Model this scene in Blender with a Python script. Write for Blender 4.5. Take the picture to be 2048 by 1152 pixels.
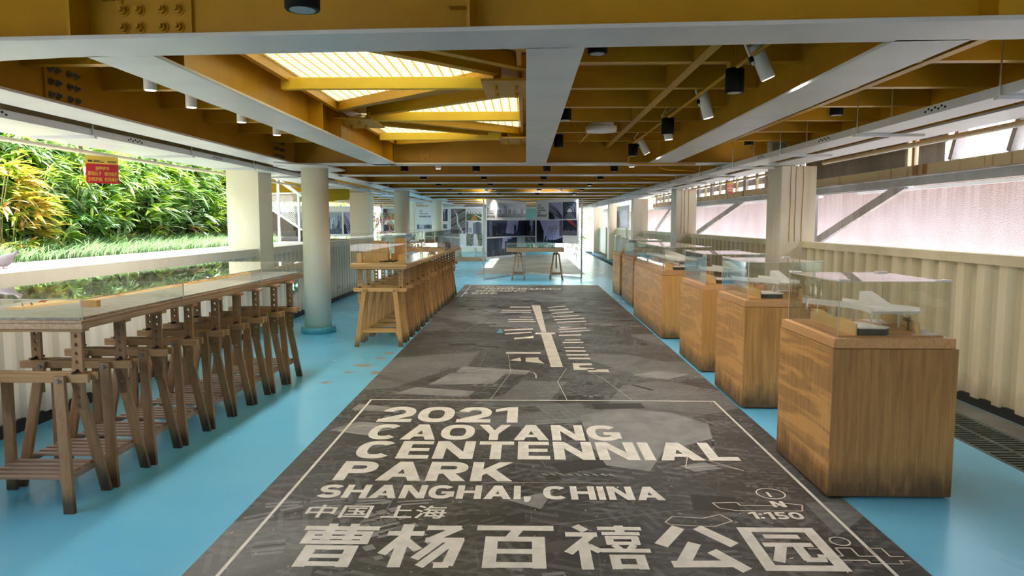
import bpy, math, random
from mathutils import Vector, Matrix, Euler
R = math.radians
S = bpy.context.scene
COL = S.collection
for o in list(bpy.data.objects):
    bpy.data.objects.remove(o)

# ------------------------------------------------------------ camera
cam_d = bpy.data.cameras.new('camera'); cam = bpy.data.objects.new('camera', cam_d); COL.objects.link(cam)
cam_d.sensor_width = 36.0; cam_d.lens = 1420.0/2048*36; cam_d.clip_end = 300
cam.location = (0, 0, 1.5)
cam.rotation_euler = (R(90-5.271), 0, R(1.125))
S.camera = cam
# ------------------------------------------------------------ sky, sun, exposure
W = bpy.data.worlds.new('sky'); S.world = W; W.use_nodes = True
_bg = W.node_tree.nodes['Background']
_bg.inputs[0].default_value = (0.90, 0.95, 1.0, 1); _bg.inputs[1].default_value = 2.5
sun_d = bpy.data.lights.new('sun', 'SUN'); sun_d.energy = 10.0; sun_d.angle = R(2); sun_d.color = (1.0, .95, .84)
sun = bpy.data.objects.new('sun', sun_d); COL.objects.link(sun)
sun.rotation_euler = Vector((.10, .20, -.97)).to_track_quat('-Z', 'Y').to_euler()
S.view_settings.view_transform = 'Standard'; S.view_settings.look = 'None'
S.view_settings.gamma = 1.0; S.view_settings.use_curve_mapping = False
S.view_settings.exposure = 1.62
cy = S.cycles
cy.max_bounces = 10; cy.diffuse_bounces = 6; cy.glossy_bounces = 4; cy.transparent_max_bounces = 24; cy.transmission_bounces = 6
cy.caustics_reflective = False; cy.caustics_refractive = False; cy.sample_clamp_indirect = 6.0
cy.use_denoising = True
RND = random.Random(7)
ORD = ['first', 'second', 'third', 'fourth', 'fifth', 'sixth', 'seventh', 'eighth', 'ninth', 'tenth', 'eleventh', 'twelfth', 'thirteenth', 'fourteenth', 'fifteenth', 'sixteenth', 'seventeenth', 'eighteenth']

# ------------------------------------------------------------ materials
class NT:
    def __init__(s, name):
        s.m = bpy.data.materials.new(name); s.m.use_nodes = True
        s.t = s.m.node_tree; s.n = s.t.nodes; s.b = s.n['Principled BSDF']; s.out = s.n['Material Output']
        s._c = None
    def add(s, ty, **kw):
        nd = s.n.new(ty)
        for k, v in kw.items():
            if isinstance(k, str) and hasattr(nd, k): setattr(nd, k, v)
        return nd
    def link(s, a, b): s.t.links.new(a, b)
    def co(s, scale=(1, 1, 1), rot=(0, 0, 0), loc=(0, 0, 0)):
        if s._c is None: s._c = s.n.new('ShaderNodeTexCoord')
        mp = s.n.new('ShaderNodeMapping'); mp.inputs['Scale'].default_value = scale; mp.inputs['Rotation'].default_value = rot; mp.inputs['Location'].default_value = loc
        s.link(s._c.outputs['Object'], mp.inputs[0]); return mp.outputs[0]
    def noise(s, vec, scale, detail=4, rough=.55, dist=0):
        nd = s.n.new('ShaderNodeTexNoise'); nd.inputs['Scale'].default_value = scale; nd.inputs['Detail'].default_value = detail
        nd.inputs['Roughness'].default_value = rough; nd.inputs['Distortion'].default_value = dist
        s.link(vec, nd.inputs['Vector']); return nd.outputs[0]
    def ramp(s, fac, lo, hi, v0=0., v1=1.):
        nd = s.n.new('ShaderNodeMapRange'); nd.inputs[1].default_value = lo; nd.inputs[2].default_value = hi
        nd.inputs[3].default_value = v0; nd.inputs[4].default_value = v1; s.link(fac, nd.inputs[0]); return nd.outputs[0]
    def mix(s, fac, a, b):
        nd = s.n.new('ShaderNodeMix'); nd.data_type = 'RGBA'
        if hasattr(fac, 'node'): s.link(fac, nd.inputs[0])
        else: nd.inputs[0].default_value = fac
        for v, i in ((a, 6), (b, 7)):
            if hasattr(v, 'node'): s.link(v, nd.inputs[i])
            else: nd.inputs[i].default_value = (*v, 1)
        return nd.outputs[2]
    def math(s, op, a, b=0.):
        nd = s.n.new('ShaderNodeMath'); nd.operation = op
        for v, i in ((a, 0), (b, 1)):
            if hasattr(v, 'node'): s.link(v, nd.inputs[i])
            else: nd.inputs[i].default_value = v
        return nd.outputs[0]
    def sep(s, vec):
        nd = s.n.new('ShaderNodeSeparateXYZ'); s.link(vec, nd.inputs[0]); return nd.outputs
    def base(s, c):
        if hasattr(c, 'node'): s.link(c, s.b.inputs['Base Color'])
        else: s.b.inputs['Base Color'].default_value = (*c, 1)
    def bump(s, h, strength=.3, dist=.01):
        nd = s.n.new('ShaderNodeBump'); nd.inputs['Strength'].default_value = strength; nd.inputs['Distance'].default_value = dist
        s.link(h, nd.inputs['Height']); s.link(nd.outputs[0], s.b.inputs['Normal'])
    def rough(s, r):
        if hasattr(r, 'node'): s.link(r, s.b.inputs['Roughness'])
        else: s.b.inputs['Roughness'].default_value = r

def paint(name, c, c2=None, scale=3, lo=.4, hi=.7, rough=.45, metal=0, bump=0, bscale=60, stretch=(1, 1, 1), spec=.5):
    t = NT(name); v = t.co(stretch)
    if c2 is None: t.base(c)
    else: t.base(t.mix(t.ramp(t.noise(v, scale), lo, hi), c, c2))
    t.rough(rough); t.b.inputs['Metallic'].default_value = metal; t.b.inputs['Specular IOR Level'].default_value = spec
    if bump: t.bump(t.noise(t.co(), bscale), bump, .004)
    return t.m

def wood(name, c, c2, axis='z', grime=None, figure=0, rough=.5, tip=None):
    t = NT(name)
    st = {'x': (.8, 14, 14), 'y': (14, .8, 14), 'z': (14, 14, .8)}[axis]
    v = t.co(st)
    g = t.ramp(t.noise(v, 3.0, 6, .6, .4), .32, .7)
    col = t.mix(g, c, c2)
    oi = t.n.new('ShaderNodeObjectInfo')
    hs = t.n.new('ShaderNodeHueSaturation'); t.link(col, hs.inputs['Color'])
    t.link(t.ramp(oi.outputs['Random'], 0, 1, .82, 1.15), hs.inputs['Value']); col = hs.outputs[0]
    if figure:
        wv = t.ramp(t.noise(t.co((.01, 1.0, 9)), 1.3, 2, .5, .8), .46, .58)
        gn = t.n.new('ShaderNodeNewGeometry'); nx = t.ramp(t.math('ABSOLUTE', t.sep(gn.outputs['Normal'])[0]), .5, .6); wv = t.math('MULTIPLY', wv, nx)
        col = t.mix(t.math('MULTIPLY', wv, figure), col, tuple(min(1, x*1.5) for x in c))
    if grime:
        # scuffs and dirt along the foot of the box, with a ragged edge
        z = t.sep(t.co())[2]
        zz = t.math('ADD', z, t.math('MULTIPLY', t.noise(t.co((6, 6, 1.5)), 2.5, 5), -.32))
        col = t.mix(t.ramp(zz, -.12, .04, .75, 0), col, grime)
    if tip:
        z = t.sep(t.co())[2]
        zz = t.math('ADD', z, t.math('MULTIPLY', t.noise(t.co((9, 9, 3)), 2.5, 4), -.17))
        col = t.mix(t.ramp(zz, -.05, .06, .9, 0), col, tip)
    t.base(col); t.rough(rough); t.bump(t.noise(v, 5, 5), .25, .003)
    return t.m

def corrugated_paint(name, c, c2, rust, recess_shade=None):
    t = NT(name)
    col = t.mix(t.ramp(t.noise(t.co((1.2, 1.2, .35)), 2.2, 5), .42, .68), c, c2)
    streak = t.ramp(t.noise(t.co((5, 5, .25)), 3.2, 4, .6), .66, .78)
    col = t.mix(t.math('MULTIPLY', streak, .5), col, rust)
    z = t.sep(t.co())[2]
    zz = t.math('ADD', z, t.math('MULTIPLY', t.noise(t.co((4, 4, 2)), 3, 5), -.3))
    col = t.mix(t.ramp(zz, -.12, .12, .6, 0), col, (.16, .13, .09))
    if recess_shade:
        xx = t.math('ABSOLUTE', t.sep(t.co())[0]); col = t.mix(t.ramp(xx, recess_shade[0], recess_shade[1], 0, recess_shade[2]), col, recess_shade[3])  # shade of the recesses put into the colour so the ribs stand out
    spot = t.ramp(t.noise(t.co(), 22, 2), .76, .8)
    col = t.mix(spot, col, (.10, .06, .04))
    t.base(col); t.rough(.5); t.bump(t.noise(t.co(), 30), .15, .003); return t.m

M = {}
YEL = (.54, .30, .010)
M['yellow'] = paint('yellow_paint', YEL, (.45, .24, .008), 2.2, rough=.42, bump=.12, bscale=40)
M['yellow_bright'] = paint('yellow_light_paint', (.86, .62, .05), (.80, .53, .04), 3, rough=.42)
M['white_steel'] = paint('white_steel_paint', (.70, .72, .75), (.60, .63, .68), 2.0, rough=.38, stretch=(1, .25, 1), bump=.08)
M['cream'] = paint('cream_column_paint', (.90, .83, .68), (.84, .76, .60), 1.2, rough=.42, bump=.05)
M['cream_rust'] = paint('cream_pillar_paint', (.80, .73, .58), (.66, .52, .34), 1.7, .52, .8, rough=.5, stretch=(3, 3, .35))
M['cyan_base'] = paint('cyan_base_paint', (.09, .42, .52), (.06, .30, .38), 5, rough=.35)
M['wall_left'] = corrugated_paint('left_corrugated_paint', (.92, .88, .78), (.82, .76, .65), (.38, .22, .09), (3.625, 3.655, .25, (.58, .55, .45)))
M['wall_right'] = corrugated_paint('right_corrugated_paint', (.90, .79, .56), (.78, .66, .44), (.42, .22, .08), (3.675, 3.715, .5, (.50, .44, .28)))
M['white'] = paint('white_plastic', (.80, .80, .78), rough=.35)
M['panel_white'] = paint('white_panel_board', (.78, .78, .80), rough=.5)
M['black'] = paint('black_metal', (.006, .006, .007), rough=.65, spec=.15)
M['rubber'] = paint('black_rubber', (.015, .015, .015), rough=.7)
M['steel'] = paint('zinc_steel', (.55, .56, .58), rough=.35, metal=1)
M['grey_steel'] = paint('grey_frame_paint', (.42, .44, .46), (.34, .36, .38), 4, rough=.4)
M['dark_steel'] = paint('weathered_dark_steel', (.16, .16, .15), (.26, .25, .23), 2.5, rough=.6, stretch=(1, 1, .3))
M['galv'] = paint('stained_galvanised_sheet', (.50, .48, .52), (.30, .27, .27), 3, rough=.5, stretch=(2, 2, .4))
M['rusty_cream'] = paint('rust_streaked_cream_paint', (.62, .54, .36), (.30, .13, .04), 2.6, .58, .68, rough=.6, stretch=(1, 2.2, .12))
M['concrete'] = paint('pale_concrete', (.62, .60, .58), (.50, .48, .46), 2, rough=.75, bump=.2)
M['ledge'] = paint('white_ledge_paint', (.80, .78, .75), (.70, .67, .62), 3, rough=.6)
M['soil'] = paint('dark_soil', (.06, .045, .03), (.10, .08, .05), 6, rough=.9, bump=.5)
M['grate'] = paint('drain_grate_iron', (.12, .16, .16), (.07, .08, .08), 6, rough=.5, metal=.4)
M['trench'] = paint('black_trench', (.012, .012, .012), rough=.8)
M['wood_leg'] = wood('weathered_trestle_wood', (.40, .235, .12), (.27, .145, .07), 'z', tip=(.05, .035, .025))
M['wood_rail'] = wood('weathered_trestle_rail_wood', (.54, .32, .15), (.38, .21, .095), 'x')
M['wood_shelf'] = wood('weathered_trestle_shelf_wood', (.42, .27, .20), (.31, .19, .14), 'x')
M['pine_leg'] = wood('orange_trestle_wood', (.66, .39, .16), (.54, .29, .10), 'z', tip=(.10, .065, .035))
M['pine_rail'] = wood('orange_trestle_rail_wood', (.72, .44, .19), (.58, .32, .12), 'x')
M['plinth'] = wood('plinth_veneer', (.70, .38, .125), (.54, .265, .08), 'z', grime=(.035, .022, .012), figure=.45, rough=.42)
M['plinth_dark'] = wood('plinth_veneer_worn', (.62, .33, .11), (.36, .175, .055), 'z', grime=(.02, .014, .009), figure=.5, rough=.42)
M['tray'] = wood('tray_veneer', (.70, .40, .18), (.56, .29, .115), 'y', rough=.4)
M['board'] = wood('tabletop_board', (.46, .31, .19), (.26, .165, .10), 'y')
M['ply'] = wood('pale_model_wood', (.80, .56, .26), (.72, .47, .20), 'y', rough=.55)
M['block'] = wood('model_block_wood', (.72, .44, .18), (.64, .37, .14), 'z', rough=.55)
M['model_white'] = paint('white_model_card', (.78, .76, .73), rough=.6)
M['model_dark'] = paint('dark_model_card', (.05, .06, .055), rough=.6)
M['model_green'] = paint('model_wire_tree', (.20, .20, .13), rough=.8)
M['red'] = paint('red_sign_vinyl', (.34, .008, .02), rough=.4)
M['gold'] = paint('yellow_sign_vinyl', (.50, .34, .04), rough=.4)
M['green_sign'] = paint('green_exit_plate', (.01, .16, .06), rough=.3)
M['ink'] = paint('black_ink', (.02, .02, .022), rough=.5)
M['teal'] = paint('teal_panel_paint', (.20, .42, .42), rough=.5)
M['stair'] = paint('pale_granite', (.32, .30, .31), (.26, .245, .255), 30, rough=.7)
M['bark'] = paint('bamboo_stem', (.22, .24, .08), (.30, .22, .10), 9, rough=.6)
M['feather'] = paint('grey_feathers', (.36, .32, .35), (.26, .22, .25), 14, rough=.7)
M['flower'] = paint('pink_petals', (.75, .16, .24), (.80, .40, .42), 20, rough=.6)
M['wall_far'] = paint('pale_green_wall_paint', (.74, .77, .68), (.66, .62, .48), 1.2, .55, .8, rough=.5, stretch=(3, 3, .3))
M['pave'] = paint('pale_paving', (.36, .35, .34), (.30, .29, .28), 4, rough=.7)

def emis(name, c, s, basec=None):
    t = NT(name); t.base(basec or c); t.b.inputs['Emission Color'].default_value = (*c, 1); t.b.inputs['Emission Strength'].default_value = s; return t.m
M['lens_warm'] = emis('lit_lamp_lens', (1, .93, .80), 1.6)
M['lens_dim'] = paint('grey_lamp_lens', (.32, .36, .38), rough=.15)
M['green_lit'] = emis('lit_green_pictogram', (.25, .9, .5), 1.2)

def glass(name, tint, refl=1.0, rough=.0):
    t = NT(name); t.n.remove(t.b)
    tr = t.n.new('ShaderNodeBsdfTransparent'); tr.inputs[0].default_value = (*tint, 1)
    gl = t.n.new('ShaderNodeBsdfGlossy'); gl.inputs['Roughness'].default_value = rough; gl.inputs[0].default_value = (1, 1, 1, 1)
    fr = t.n.new('ShaderNodeFresnel'); ge = t.n.new('ShaderNodeNewGeometry'); t.link(t.ramp(ge.outputs['Backfacing'], 0, 1, 1.45, 1/1.45), fr.inputs[0])
    mx = t.n.new('ShaderNodeMixShader')
    t.link(t.math('MULTIPLY', fr.outputs[0], refl), mx.inputs[0]); t.link(tr.outputs[0], mx.inputs[1]); t.link(gl.outputs[0], mx.inputs[2]); t.link(mx.outputs[0], t.out.inputs[0])
    return t.m
M['acrylic'] = glass('clear_acrylic', (.955, .965, .955), .9)
M['acrylic_edge'] = paint('acrylic_edge', (.62, .60, .50), rough=.25)

def leafmat(name, c, c2, tl):
    t = NT(name); t.n.remove(t.b)
    oi = t.n.new('ShaderNodeObjectInfo')
    col = t.mix(t.ramp(t.noise(t.co(), 4, 3), .35, .65), c, c2)
    hs = t.n.new('ShaderNodeHueSaturation'); t.link(col, hs.inputs['Color']); t.link(t.ramp(oi.outputs['Random'], 0, 1, .8, 1.15), hs.inputs['Value'])
    d = t.n.new('ShaderNodeBsdfDiffuse'); tr = t.n.new('ShaderNodeBsdfTranslucent'); g = t.n.new('ShaderNodeBsdfGlossy'); g.inputs['Roughness'].default_value = .35
    t.link(hs.outputs[0], d.inputs[0]); tr.inputs[0].default_value = (*tl, 1)
    a = t.n.new('ShaderNodeMixShader'); a.inputs[0].default_value = .4; t.link(d.outputs[0], a.inputs[1]); t.link(tr.outputs[0], a.inputs[2])
    b = t.n.new('ShaderNodeMixShader'); b.inputs[0].default_value = .12; t.link(a.outputs[0], b.inputs[1]); t.link(g.outputs[0], b.inputs[2])
    t.link(b.outputs[0], t.out.inputs[0]); return t.m
M['leaf_a'] = leafmat('bright_bamboo_leaf', (.30, .50, .05), (.40, .60, .07), (.50, .70, .05))
M['leaf_b'] = leafmat('deep_bamboo_leaf', (.07, .22, .07), (.13, .32, .09), (.16, .36, .06))
M['leaf_c'] = leafmat('pale_bamboo_leaf', (.46, .58, .38), (.34, .52, .30), (.4, .55, .25))
M['leaf_y'] = leafmat('yellow_bamboo_leaf', (.62, .48, .06), (.70, .44, .10), (.75, .55, .06))
M['leaf_d'] = leafmat('dry_bamboo_leaf', (.50, .30, .12), (.60, .42, .20), (.5, .3, .1))
M['grass_a'] = leafmat('blue_green_grass', (.16, .30, .15), (.24, .38, .22), (.2, .4, .15))
M['grass_b'] = leafmat('pale_grass', (.36, .46, .34), (.28, .42, .26), (.3, .45, .2))

# concrete of the neighbour's wall: pebble-dash with long drips from the top
t = NT('stained_pebbledash')
c = t.mix(t.ramp(t.noise(t.co((1, .8, .5)), 1.6, 4), .35, .7), (.50, .44, .52), (.40, .34, .38))
dr = t.noise(t.co((9, 9, .35)), 2.2, 5, .65)
zz = t.sep(t.co())[2]
c = t.mix(t.math('MULTIPLY', t.ramp(dr, .25, .6, .35, 1), t.ramp(zz, 1.45, 2.0, .0, .92)), c, (.17, .11, .09))
sp = t.ramp(t.noise(t.co((1, 1, 1)), 90, 2), .52, .66)
c = t.mix(t.math('MULTIPLY', sp, t.ramp(zz, 1.75, 1.3, .08, .55)), c, (.22, .19, .22))
t.base(c); t.rough(.85); t.bump(t.noise(t.co(), 80, 2), .5, .006); M['pebble'] = t.m

# floor: glossy cyan resin with faint wear and some rust stains of their own
t = NT('cyan_resin_floor')
c = t.mix(t.ramp(t.noise(t.co(), .9, 4), .35, .7), (.15, .56, .90), (.19, .62, .94))
gp = t.n.new('ShaderNodeNewGeometry')
wob = t.noise(t.co((1, 2.2, 1)), 7, 3)
for (x, y, r) in ((-1.70, 7.35, .10), (-1.62, 7.72, .09), (-1.55, 8.05, .08), (-1.78, 7.0, .06), (-1.5, 7.0, .07), (-1.90, 6.55, .06)):
    vm = t.n.new('ShaderNodeVectorMath'); vm.operation = 'DISTANCE'; t.link(gp.outputs['Position'], vm.inputs[0]); vm.inputs[1].default_value = (x, y, 0)
    d = t.math('ADD', vm.outputs['Value'], t.math('MULTIPLY', t.math('SUBTRACT', wob, .5), .35))
    c = t.mix(t.ramp(d, r*.35, r*1.1, .75, 0), c, (.42, .22, .05))
t.base(c); t.rough(t.ramp(t.noise(t.co(), 1.5, 2), .3, .7, .20, .28)); M['floor'] = t.m

def mapmat(name, dark, mid, light, k=1.0):
    # printed aerial map: street lines, building plots in every block, light specks
    t = NT(name)
    v = t.co((1, 1, 1)); warp = t.noise(v, .7, 3)
    def vor(scale, rot, feat='DISTANCE_TO_EDGE', rnd=1.):
        nd = t.n.new('ShaderNodeTexVoronoi'); nd.feature = feat; nd.inputs['Scale'].default_value = scale
        if 'Randomness' in nd.inputs: nd.inputs['Randomness'].default_value = rnd
        t.link(t.co((1, 1, 0), (0, 0, rot)), nd.inputs['Vector']); return nd
    c = t.mix(t.ramp(t.noise(t.co((.5, 1.4, 1), (0, 0, .4)), 1.1, 6, .65), .35, .68), dark, mid)
    cell = vor(1.15, .5, 'F1'); cc = t.sep(cell.outputs['Color'])
    c = t.mix(t.ramp(cc[0], .74, .78, 0, .40), c, light)
    c = t.mix(t.ramp(cc[1], .80, .82, 0, .45), c, (dark[0]*.55, dark[1]*.55, dark[2]*.55))
    # rows of small roofs in the blocks
    for (rot, sc, w, h, thr, amt) in ((.35, 1.0, .34, .085, .47, .30), (-.6, 1.0, .16, .07, .50, .30), (1.25, 1.0, .26, .06, .52, .30), (.12, 1.0, .10, .05, .50, .30), (-.25, 1.0, .5, .12, .55, .22)):
        br = t.n.new('ShaderNodeTexBrick'); br.inputs['Scale'].default_value = sc; br.inputs['Brick Width'].default_value = w; br.inputs['Row Height'].default_value = h
        br.inputs['Mortar Size'].default_value = h*.3; br.inputs['Color1'].default_value = (1, 1, 1, 1); br.inputs['Color2'].default_value = (.1, .1, .1, 1); br.inputs['Mortar'].default_value = (0, 0, 0, 1)
        t.link(t.co((1, 1, 0), (0, 0, rot)), br.inputs['Vector'])
        mask = t.ramp(t.noise(t.co((1, 1, 0), (0, 0, 0), (rot*9, 3, 0)), 1.5, 3), thr, thr+.04)
        bw = t.n.new('ShaderNodeRGBToBW'); t.link(br.outputs[0], bw.inputs[0])
        c = t.mix(t.math('MULTIPLY', t.math('MULTIPLY', bw.outputs[0], mask), amt), c, light)
    for (sc, rot, w, amt) in ((2.2, .9, .010, .26), (5.5, .2, .03, .18)):
        vd = vor(sc, rot); c = t.mix(t.ramp(vd.outputs['Distance'], 0, w, amt, 0), c, light)
    rd = vor(.42, 1.0); c = t.mix(t.ramp(rd.outputs['Distance'], .02, .03, .35, 0), c, (dark[0]*.7, dark[1]*.7, dark[2]*.7))
    sp = t.ramp(t.noise(t.co((9, 40, 1), (0, 0, .25)), 2.5, 2), .73, .77)
    c = t.mix(t.math('MULTIPLY', sp, .35*k), c, tuple(min(1, x*2.2) for x in light))
    c = t.mix(t.math('MULTIPLY', t.ramp(t.noise(t.co(), .5, 4), .5, .75), .15), c, (.11, .09, .07))
    # seams between the printed sheets
    sx = t.math('ABSOLUTE', t.math('SUBTRACT', t.math('FRACT', t.math('MULTIPLY', t.sep(v)[0], .95)), .5))
    c = t.mix(t.ramp(sx, 0, .003, .5, 0), c, (.02, .02, .02))
    t.base(c); t.rough(t.ramp(t.noise(t.co(), 3, 4), .3, .7, .34, .48)); t.bump(t.noise(t.co(), 45, 2), .05, .003)
    return t.m
M['map'] = mapmat('printed_aerial_map', (.032, .033, .037), (.064, .066, .073), (.27, .275, .29))
M['map_far'] = mapmat('glare_paled_map', (.28, .285, .30), (.38, .385, .40), (.60, .60, .62))  # second sheet coloured paler to carry the glare that washes over it
M['model_ground'] = mapmat('printed_model_ground', (.27, .245, .23), (.35, .32, .30), (.60, .57, .54))
t = NT('cream_lettering'); c = t.mix(t.ramp(t.noise(t.co(), 9, 5, .7), .42, .68), (.84, .81, .77), (.68, .65, .61)); t.base(c); t.rough(.5); M['letter'] = t.m
M['map_bar'] = paint('cream_map_print', (.68, .63, .56), (.55, .50, .44), 6, rough=.5)
M['map_mid'] = paint('mid_grey_map_print', (.17, .168, .17), (.12, .12, .125), 9, rough=.5); M['map_dim'] = paint('dim_map_print', (.085, .083, .085), rough=.5); M['map_dark'] = paint('dark_map_print', (.032, .031, .032), rough=.5)
M['map_grey'] = paint('grey_map_print', (.28, .28, .29), (.19, .19, .20), 5, rough=.5)

# translucent grid glazing of the skylight
t = NT('grid_glazing'); t.n.remove(t.b)
br = t.n.new('ShaderNodeTexBrick'); br.offset = 0.; br.inputs['Scale'].default_value = 1; br.inputs['Brick Width'].default_value = .075; br.inputs['Row Height'].default_value = .075
br.inputs['Mortar Size'].default_value = .006; br.inputs['Mortar Smooth'].default_value = .2
br.inputs['Color1'].default_value = (.53, .515, .42, 1); br.inputs['Color2'].default_value = (.46, .445, .36, 1); br.inputs['Mortar'].default_value = (.22, .155, .02, 1)
t.link(t.co(), br.inputs['Vector'])
tl = t.n.new('ShaderNodeBsdfTranslucent'); df = t.n.new('ShaderNodeBsdfDiffuse'); mx = t.n.new('ShaderNodeMixShader'); mx.inputs[0].default_value = .22
t.link(br.outputs[0], tl.inputs[0]); t.link(br.outputs[0], df.inputs[0]); t.link(tl.outputs[0], mx.inputs[1]); t.link(df.outputs[0], mx.inputs[2]); t.link(mx.outputs[0], t.out.inputs[0]); M['glazing'] = t.m
t = NT('dim_glazing'); t.n.remove(t.b); tl = t.n.new('ShaderNodeBsdfTranslucent'); tl.inputs[0].default_value = (.20, .19, .13, 1); t.link(tl.outputs[0], t.out.inputs[0]); M['glazing_dim'] = t.m
t = NT('yellow_sunlit_sheet'); t.n.remove(t.b)
tl = t.n.new('ShaderNodeBsdfTranslucent'); df = t.n.new('ShaderNodeBsdfDiffuse'); mx = t.n.new('ShaderNodeMixShader'); mx.inputs[0].default_value = .5
tl.inputs[0].default_value = (.50, .40, .05, 1); df.inputs[0].default_value = (.70, .56, .08, 1)
t.link(tl.outputs[0], mx.inputs[1]); t.link(df.outputs[0], mx.inputs[2]); t.link(mx.outputs[0], t.out.inputs[0]); M['yellow_sheet'] = t.m

# printed photograph colours
PH = {}
for k, v in dict(sky=(.42, .52, .68), haze=(.30, .36, .44), night=(.022, .035, .075), navy=(.012, .016, .035), steel=(.09, .11, .15), tower=(.16, .19, .24), grey=(.22, .21, .20),
                 road=(.16, .13, .12), pale=(.60, .60, .62), green=(.06, .11, .03), leaf=(.13, .19, .05), red=(.34, .03, .03), warm=(.42, .20, .07), violet=(.38, .36, .62), black=(.008, .008, .01), pink=(.45, .30, .32)).items():
    PH[k] = paint('print_'+k, v, rough=.35)

# ------------------------------------------------------------ mesh builder
class MB:
    def __init__(s): s.v = []; s.f = []; s.mi = []
    def _add(s, vs, fs, mi=0):
        n = len(s.v); s.v += [tuple(v) for v in vs]; s.f += [tuple(i+n for i in f) for f in fs]; s.mi += [mi]*len(fs)
    def box(s, x0, x1, y0, y1, z0, z1, mi=0):
        vs = [(x, y, z) for z in (z0, z1) for y in (y0, y1) for x in (x0, x1)]
        s._add(vs, [(0, 2, 3, 1), (4, 5, 7, 6), (0, 1, 5, 4), (2, 6, 7, 3), (0, 4, 6, 2), (1, 3, 7, 5)], mi); return s
    def bar(s, p0, p1, w, h, side=(0, 0, 1), mi=0, w1=None, h1=None):
        p0 = Vector(p0); p1 = Vector(p1); d = (p1-p0).normalized(); a = Vector(side); a = (a-d*a.dot(d)).normalized(); b = d.cross(a)
        w1 = w if w1 is None else w1; h1 = h if h1 is None else h1
        vs = []
        for p, ww, hh in ((p0, w, h), (p1, w1, h1)):
            for sx, sy in ((-1, -1), (1, -1), (1, 1), (-1, 1)): vs.append(p+b*(sx*ww/2)+a*(sy*hh/2))
        s._add(vs, [(3, 2, 1, 0), (4, 5, 6, 7), (0, 1, 5, 4), (1, 2, 6, 5), (2, 3, 7, 6), (3, 0, 4, 7)], mi); return s
    def cyl(s, p0, p1, r, n=12, r1=None, mi=0, cap=True):
        p0 = Vector(p0); p1 = Vector(p1); d = (p1-p0).normalized(); a = d.orthogonal().normalized(); b = d.cross(a); r1 = r if r1 is None else r1
        vs = [p+a*(rr*math.cos(2*math.pi*i/n))+b*(rr*math.sin(2*math.pi*i/n)) for p, rr in ((p0, r), (p1, r1)) for i in range(n)]
        fs = [(i, (i+1) % n, n+(i+1) % n, n+i) for i in range(n)]
        if cap: fs += [tuple(range(n-1, -1, -1)), tuple(range(n, 2*n))]
        s._add(vs, fs, mi); return s
    def lathe(s, prof, c=(0, 0, 0), n=32, mi=0):
        vs = [(c[0]+r*math.cos(2*math.pi*i/n), c[1]+r*math.sin(2*math.pi*i/n), c[2]+z) for r, z in prof for i in range(n)]
        fs = [(k*n+i, k*n+(i+1) % n, (k+1)*n+(i+1) % n, (k+1)*n+i) for k in range(len(prof)-1) for i in range(n)]
        fs += [tuple(range(n-1, -1, -1)), tuple((len(prof)-1)*n+i for i in range(n))]
        s._add(vs, fs, mi); return s
    def prism(s, poly, z0, z1, mi=0):
        n = len(poly); area = sum(poly[i][0]*poly[(i+1) % n][1]-poly[(i+1) % n][0]*poly[i][1] for i in range(n))
        if area < 0: poly = poly[::-1]
        vs = [(x, y, z0) for x, y in poly]+[(x, y, z1) for x, y in poly]
        s._add(vs, [tuple(range(n-1, -1, -1)), tuple(range(n, 2*n))]+[(i, (i+1) % n, n+(i+1) % n, n+i) for i in range(n)], mi); return s
    def prism_y(s, poly, y0, y1, mi=0):     # poly in x,z
        n = len(poly); vs = [(x, y0, z) for x, z in poly]+[(x, y1, z) for x, z in poly]
        s._add(vs, [tuple(range(n)), tuple(range(2*n-1, n-1, -1))]+[(i, n+i, n+(i+1) % n, (i+1) % n) for i in range(n)], mi); return s
    def prism_x(s, poly, x0, x1, mi=0):     # poly in y,z
        n = len(poly); vs = [(x0, y, z) for y, z in poly]+[(x1, y, z) for y, z in poly]
        s._add(vs, [tuple(range(n-1, -1, -1)), tuple(range(n, 2*n))]+[(i, (i+1) % n, n+(i+1) % n, n+i) for i in range(n)], mi); return s
    def tube(s, pts, r, n=8, mi=0):
        pts = [Vector(p) for p in pts]; rings = []; a = None
        for i, p in enumerate(pts):
            d = ((pts[min(i+1, len(pts)-1)]-pts[max(i-1, 0)])).normalized()
            if a is None: a = d.orthogonal().normalized()
            a = (a-d*a.dot(d)).normalized(); b = d.cross(a)
            rings.append([p+a*(r*math.cos(2*math.pi*k/n))+b*(r*math.sin(2*math.pi*k/n)) for k in range(n)])
        vs = [v for q in rings for v in q]; L = len(rings)
        fs = [(k*n+i, k*n+(i+1) % n, (k+1)*n+(i+1) % n, (k+1)*n+i) for k in range(L-1) for i in range(n)]
        fs += [tuple(range(n-1, -1, -1)), tuple((L-1)*n+i for i in range(n))]
        s._add(vs, fs, mi); return s
    def quad(s, a, b, c, d, mi=0): s._add([a, b, c, d], [(0, 1, 2, 3)], mi); return s
    def build(s, name, mats, parent=None, smooth=False, bevel=0, loc=None, label=None, mtx=None):
        me = bpy.data.meshes.new(name); me.from_pydata(s.v, [], s.f); me.update()
        for m in (mats if isinstance(mats, (list, tuple)) else [mats]): me.materials.append(m)
        me.polygons.foreach_set('material_index', s.mi)
        if mtx is not None: me.transform(mtx)
        o = bpy.data.objects.new(name, me); COL.objects.link(o)
        if smooth:
            for p in me.polygons: p.use_smooth = len(p.vertices) == 4 or smooth == 'all'
        if bevel:
            bv = o.modifiers.new('edge', 'BEVEL'); bv.width = bevel; bv.segments = 2; bv.limit_method = 'ANGLE'
        if parent is not None: o.parent = parent
        if loc is not None: o.location = loc
        if label: o['label'] = label
        return o
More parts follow.
